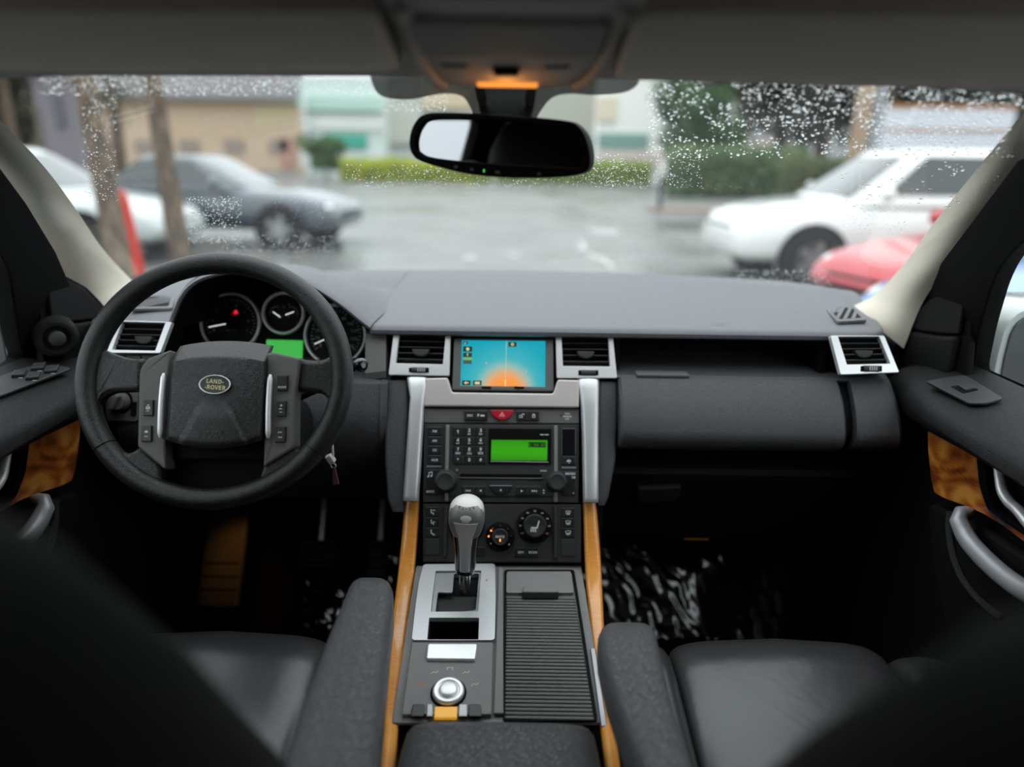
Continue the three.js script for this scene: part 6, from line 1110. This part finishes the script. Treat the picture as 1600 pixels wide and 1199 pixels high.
crownTree(506, -42, 2.4, 1.3, [0.08, 0.17, 0.04], 'low green tree in front of the pale green shopfront', 0.1);
// hedges
function hedge(px0, px1, z, h, d, col, label, n, size = 0.16) {
  const a = onZ(px0, 280, z).x, b = onZ(px1, 280, z).x, t = thing('hedge', label, 'hedge', V((a + b) / 2, 0, z));
  part('core', moved(rbox(b - a, h * 0.82, d * 0.7, 0.15, 3), 0, h * 0.41, 0), std({ color: C(col[0] * 0.3, col[1] * 0.3, col[2] * 0.3), roughness: 1 }), t);
  foliage(t, n, size, leafMat(C(1, 1, 1)), () => V(rr(-0.5, 0.5) * (b - a), h * rnd() ** 0.7 + 0.08 * Math.sin(rnd() * 20), (rr(-0.5, 0.5)) * d), () => { const k = rr(0.55, 1.35), w = rnd() < 0.25 ? 1.5 : 1; return [col[0] * k * w, col[1] * k, col[2] * k]; });
}
hedge(535, 768, -40, 1.25, 1.6, [0.46, 0.58, 0.04], 'bright yellow-green hedge at the far edge of the car park, below the mirror', 5200);
hedge(775, 1015, -39, 1.3, 1.6, [0.34, 0.48, 0.07], 'green hedge at the far edge of the car park, between the mirror and the bollard', 5200);
hedge(1045, 1245, -31, 1.9, 2.4, [0.14, 0.24, 0.09], 'taller dark green hedge between the bollard and the white vehicle', 5200, 0.2);
hedge(1225, 1330, -26, 1.5, 1.6, [0.12, 0.17, 0.06], 'dark shrubs behind the bonnet of the white vehicle', 2200, 0.18);
// kerbs
{ const a = onZ(480, 290, -38.4).x, b = onZ(1240, 290, -38.4).x; struct('kerb', moved(rbox(b - a, 0.14, 0.3, 0.03), (a + b) / 2, 0.07, -38), std({ color: C(0.32, 0.31, 0.30), roughness: 0.9 }));
  const c = onY(1035, 338, 0), d = onY(1165, 340, 0); struct('kerb_strip', moved(rbox(d.x - c.x, 0.1, 1.4, 0.03), (c.x + d.x) / 2, 0.05, c.z - 2), std({ color: C(0.26, 0.19, 0.16), roughness: 0.9 })); }
// buildings
function slabBuilding(name, label, px0, px1, pyTop, z, depth, wall, extra) {
  const a = onZ(px0, pyTop, z), b = onZ(px1, pyTop, z), t = thing(name, label, 'building', V((a.x + b.x) / 2, 0, z)), w = b.x - a.x, h = a.y;
  part('wall', moved(rbox(w, h, depth, 0.05), 0, h / 2, -depth / 2), std({ color: wall, roughness: 0.85 }), t);
  if (extra) extra(t, w, h, (px, py) => { const p = onZ(px, py, z); return V2(p.x - (a.x + b.x) / 2, p.y); });
}
const boxPx = (t, loc, n, x0, y0, x1, y1, d, m) => { const A = loc(x0, y0), B = loc(x1, y1); return part(n, moved(rbox(B.x - A.x, A.y - B.y, d, 0.03), (A.x + B.x) / 2, (A.y + B.y) / 2, d / 2 - 0.01), m, t); };
const paintOf = (r, g, b, k = 0.8) => std({ color: C(r, g, b), roughness: k });
slabBuilding('warehouse', 'long beige building with a grey roof behind the parked dark sedan', 86, 462, 152, -57, 2, C(0.56, 0.42, 0.30), (t, w, h, loc) => {
  const rg = loft([-1, 1].map((k) => [V(k * w * 0.52, h - 0.1, 0.8), V(k * w * 0.52, h + 0.25, 0.8), V(k * w * 0.5, h + 4.2, -1), V(k * w * 0.52, h - 0.1, -3)]), { crease: 0.2 }); part('roof', rg, paintOf(0.22, 0.21, 0.21), t);
  for (let i = 0; i < 5; i++) boxPx(t, loc, 'window', 140 + i * 70, 218, 172 + i * 70, 238, 0.2, paintOf(0.30, 0.24, 0.20)); boxPx(t, loc, 'door', 436, 214, 462, 262, 0.2, paintOf(0.45, 0.24, 0.2)); boxPx(t, loc, 'plinth', 90, 262, 476, 280, 0.3, paintOf(0.30, 0.28, 0.26)); });
slabBuilding('house', 'grey-violet house with a pale gable near the driver side pillar', 44, 112, 108, -30, 1, C(0.20, 0.18, 0.20), (t, w, h, loc) => { boxPx(t, loc, 'door', 52, 165, 74, 250, 0.1, paintOf(0.13, 0.13, 0.09)); boxPx(t, loc, 'window', 82, 150, 104, 200, 0.1, paintOf(0.10, 0.10, 0.12, 0.2)); part('roof', loft([-1, 1].map((k) => [V(k * w * 0.56, h, 0.6), V(k * w * 0.56, h + 2.6, -0.5), V(k * w * 0.56, h, -1.6)]), { crease: 0.2 }), paintOf(0.12, 0.11, 0.12), t); });
slabBuilding('annexe', 'pale cream low annexe at the edge of the driver side pillar', -60, 42, 128, -36, 2, C(0.62, 0.58, 0.50), (t, w, h, loc) => { boxPx(t, loc, 'band', -58, 134, 46, 146, 0.2, paintOf(0.35, 0.30, 0.22)); });
slabBuilding('shop', 'pale green shop building with a dark green sign, left of the mirror', 468, 596, 118, -50, 2, C(0.60, 0.68, 0.64), (t, w, h, loc) => {
  boxPx(t, loc, 'fascia', 468, 150, 600, 174, 0.5, paintOf(0.46, 0.64, 0.56)); boxPx(t, loc, 'shopfront', 472, 180, 600, 204, 0.2, paintOf(0.72, 0.72, 0.68)); boxPx(t, loc, 'sign', 508, 209, 574, 232, 0.35, paintOf(0.05, 0.36, 0.26)); boxPx(t, loc, 'lower_wall', 470, 236, 600, 262, 0.25, paintOf(0.62, 0.64, 0.66)); boxPx(t, loc, 'pillar', 478, 150, 490, 275, 0.7, paintOf(0.66, 0.70, 0.70)); });
slabBuilding('office', 'pale beige-green building seen around the interior mirror', 600, 934, 110, -54, 1.5, C(0.44, 0.44, 0.38), (t, w, h, loc) => { boxPx(t, loc, 'band', 600, 168, 660, 226, 0.4, paintOf(0.52, 0.52, 0.46)); boxPx(t, loc, 'band', 600, 232, 934, 256, 0.3, paintOf(0.46, 0.50, 0.48)); boxPx(t, loc, 'window_strip', 910, 214, 934, 240, 0.4, paintOf(0.10, 0.20, 0.17)); boxPx(t, loc, 'panel', 660, 140, 735, 170, 0.3, paintOf(0.62, 0.50, 0.36)); });
slabBuilding('white_hall', 'bright white building between the mirror and the trees', 938, 1046, 104, -47, 2, C(0.86, 0.85, 0.80), (t, w, h, loc) => { boxPx(t, loc, 'panel', 932, 150, 962, 190, 0.2, paintOf(0.72, 0.64, 0.50)); boxPx(t, loc, 'window_strip', 934, 208, 1012, 232, 0.25, paintOf(0.20, 0.34, 0.30, 0.3)); boxPx(t, loc, 'lower_wall', 932, 236, 1044, 262, 0.3, paintOf(0.62, 0.54, 0.50)); });
slabBuilding('far_row', 'low pale buildings half hidden behind the green trees and hedge', 1050, 1330, 196, -58, 2, C(0.48, 0.50, 0.50), (t, w, h, loc) => { boxPx(t, loc, 'garage', 1160, 214, 1200, 250, 0.3, paintOf(0.56, 0.46, 0.42)); boxPx(t, loc, 'sign', 1216, 228, 1246, 262, 0.3, paintOf(0.66, 0.42, 0.26)); boxPx(t, loc, 'fence', 1050, 236, 1160, 256, 0.4, paintOf(0.40, 0.48, 0.46)); });
slabBuilding('side_block', 'plain grey building far beyond the signboard', 1330, 1900, 60, -66, 3, C(0.20, 0.20, 0.19), (t, w, h, loc) => { boxPx(t, loc, 'window', 1400, 100, 1450, 130, 0.2, paintOf(0.12, 0.12, 0.13, 0.2)); });
// signboard, poles, bollard
{ const z = -15, A = at(1386, 164, z), B = at(1572, 236, z), t = thing('signboard', 'white signboard with two orange-brown bands standing behind the white vehicle', 'sign', V((A.x + B.x) / 2, 0, z)), w = B.x - A.x;
  const loc = (px, py) => { const p = at(px, py, z); return V2(p.x - (A.x + B.x) / 2, p.y); }; const yb = loc(0, 262).y, yt = A.y;
  part('board', moved(rbox(w, yt - yb, 0.12, 0.02), 0, (yt + yb) / 2, 0), paintOf(0.62, 0.64, 0.70), t);
  for (const [y0, y1] of [[163, 171], [201, 207]]) { const a = loc(1386, y0), b = loc(1572, y1); part('band', moved(rbox(w, a.y - b.y, 0.03, 0.005), 0, (a.y + b.y) / 2, 0.07), paintOf(0.42, 0.17, 0.05), t); }
  for (const s of [-0.4, 0.4]) part('post', new THREE.CylinderGeometry(0.05, 0.05, yb + 0.1, 16).translate(s * w, yb / 2, -0.02), paintOf(0.3, 0.3, 0.3), t); }
{ const a = at(1337, 262, -25), t = thing('utility_pole', 'brown wooden utility pole between the dark trees', 'pole', V(a.x, 0, -25)); part('pole', cappedTube([V(-0.12, -0.2, 0), V(0, 5, 0), V(0.12, 11, 0)], [0.28, 0.25, 0.22], 14, 16), paintOf(0.36, 0.25, 0.17, 0.95), t); part('cross_arm', moved(rbox(2.2, 0.14, 0.12, 0.02), 0.12, 10.2, 0.25), paintOf(0.3, 0.22, 0.16), t); }
{ const a = at(1362, 262, -22), t = thing('lamp_pole', 'thin grey metal pole next to the wooden utility pole', 'pole', V(a.x, 0, -22)); part('pole', new THREE.CylinderGeometry(0.05, 0.07, 8, 14).translate(0, 4, 0), paintOf(0.42, 0.45, 0.48), t); part('foot', new THREE.CylinderGeometry(0.14, 0.16, 0.1, 18).translate(0, 0.05, 0), archM, t); }
{ const a = onY(1030, 331, 0), top = at(1030, 252, a.z).y, t = thing('bollard', 'thin black bollard with a white top standing alone on the wet asphalt', 'bollard', a); part('post', new THREE.CylinderGeometry(0.055, 0.065, top * 0.72, 20).translate(0, top * 0.36, 0), archM, t); part('cap', new THREE.CylinderGeometry(0.09, 0.07, top * 0.28, 20).translate(0, top * 0.86, 0), paintOf(0.8, 0.78, 0.72), t); }
// the car's own door mirrors outside the side windows
for (const s of [-1, 1]) {
  const c = s > 0 ? onZ(1570, 540, -1.32) : onZ(8, 520, -1.30), t = thing('door_mirror', s > 0 ? 'pale grey door mirror outside the passenger window' : 'pale grey door mirror outside the driver window', 'mirror', c);
  part('shell', loft([[-0.12, 0.06, 0.6], [-0.10, 0.085, 0.8], [-0.02, 0.10, 0.98], [0.05, 0.102, 1.02], [0.075, 0.10, 1.0], [0.085, 0.094, 0.95]].map(([z, b, a]) => sq(0.125 * a, b, 32, 4).map((p) => V(p.x + s * 0.05, p.y * (p.y < 0 ? 1.25 : 1) , z))), { crease: 0.9 }), phy({ color: C(0.42, 0.45, 0.44), roughness: 0.3, clearcoat: 1 }), t);
  part('arm', moved(rbox(0.12, 0.03, 0.06, 0.012), -s * 0.09, -0.10, -0.01), archM, t);
  part('mirror_pane', plate(sq(0.108, 0.078, 32, 4), 0.006, { b: 0.001 }).translate(s * 0.05, 0.006, 0.083), std({ color: C(0.12, 0.125, 0.13), roughness: 0.03, metalness: 1 }), t);
}
// rain on the glass --------------------------------------------------------------------------------
{
  const dome = new THREE.SphereGeometry(1, 10, 5, 0, Math.PI * 2, 0, Math.PI / 2).scale(1, 0.55, 1); const base = new THREE.CircleGeometry(1, 10).rotateX(Math.PI / 2);
  const g = mergeGeometries([dome.toNonIndexed(), base.toNonIndexed()]);
  const out = [], q = new THREE.Quaternion(), M4 = new THREE.Matrix4();
  const find = (px, py) => {                                      // point of the windscreen in that direction, by stepping over its rake
    let s = 0, t = 0.5; const d = dirOf(px, py);
    for (let k = 0; k < 12; k++) { const p = wsPoint(s, t), e = 1e-3, ps = wsPoint(s + e, t).sub(p).divideScalar(e), pt = wsPoint(s, t + e).sub(p).divideScalar(e), m = new THREE.Matrix3().set(d.x, -ps.x, -pt.x, d.y, -ps.y, -pt.y, d.z, -ps.z, -pt.z), r = p.clone().sub(EYE).applyMatrix3(m.clone().invert()); s += r.y; t += r.z; }
    return [s, t];
  };
  const drop = (px, py, rp) => {
    const [s, t] = find(px, py); if (!(Math.abs(s) < 0.99 && t > 0.01 && t < 0.99)) return;
    const p = wsPoint(s, t), r = rp * p.distanceTo(EYE) / FOCAL, e = 1e-3, n = wsPoint(s + e, t).sub(p).cross(wsPoint(s, t + e).sub(p)).normalize(); if (n.z > 0) n.negate();
    q.setFromUnitVectors(V(0, 1, 0), n); out.push(M4.clone().compose(p.addScaledVector(n, 0.0052), q, V(r * rr(0.85, 1.15), r, r * rr(0.85, 1.25))));
  };
  const band = (n, x0, y0, x1, y1, r0, r1, keep = () => true) => { for (let i = 0; i < n; i++) { const x = rr(x0, x1), y = rr(y0, y1); if (keep(x, y)) drop(x, y, lerp(r0, r1, rnd() ** 2.2)); } };
  band(2300, 1010, 128, 1600, 252, 0.7, 2.4, (x, y) => noise3.noise(x / 60, y / 45, 2) > -0.28);
  band(700, 1300, 128, 1580, 330, 0.6, 2.2, (x, y) => noise3.noise(x / 60, y / 45, 9) > -0.1);
  band(1500, 60, 110, 640, 156, 0.6, 1.6); band(500, 590, 118, 700, 180, 0.6, 1.3);
  band(560, 292, 312, 378, 385, 0.6, 1.4); band(360, 340, 372, 520, 398, 0.5, 1.1);
  band(300, 130, 160, 185, 320, 0.6, 1.3); band(900, 540, 262, 1010, 300, 0.5, 1.2); band(520, 915, 245, 1100, 300, 0.6, 1.3);
  band(480, 1150, 425, 1300, 460, 0.6, 1.4); band(3000, 430, 290, 1180, 440, 0.35, 0.65); band(260, 1310, 325, 1420, 372, 0.5, 1.0);
  const m = new THREE.InstancedMesh(g, M.water, out.length); m.name = 'raindrops'; m.userData.kind = 'stuff'; tag(m, 'clear raindrops clinging to the outside of the windscreen', 'raindrops');
  out.forEach((x, i) => m.setMatrixAt(i, x)); scene.add(m);
}
renderer.render(scene, camera);
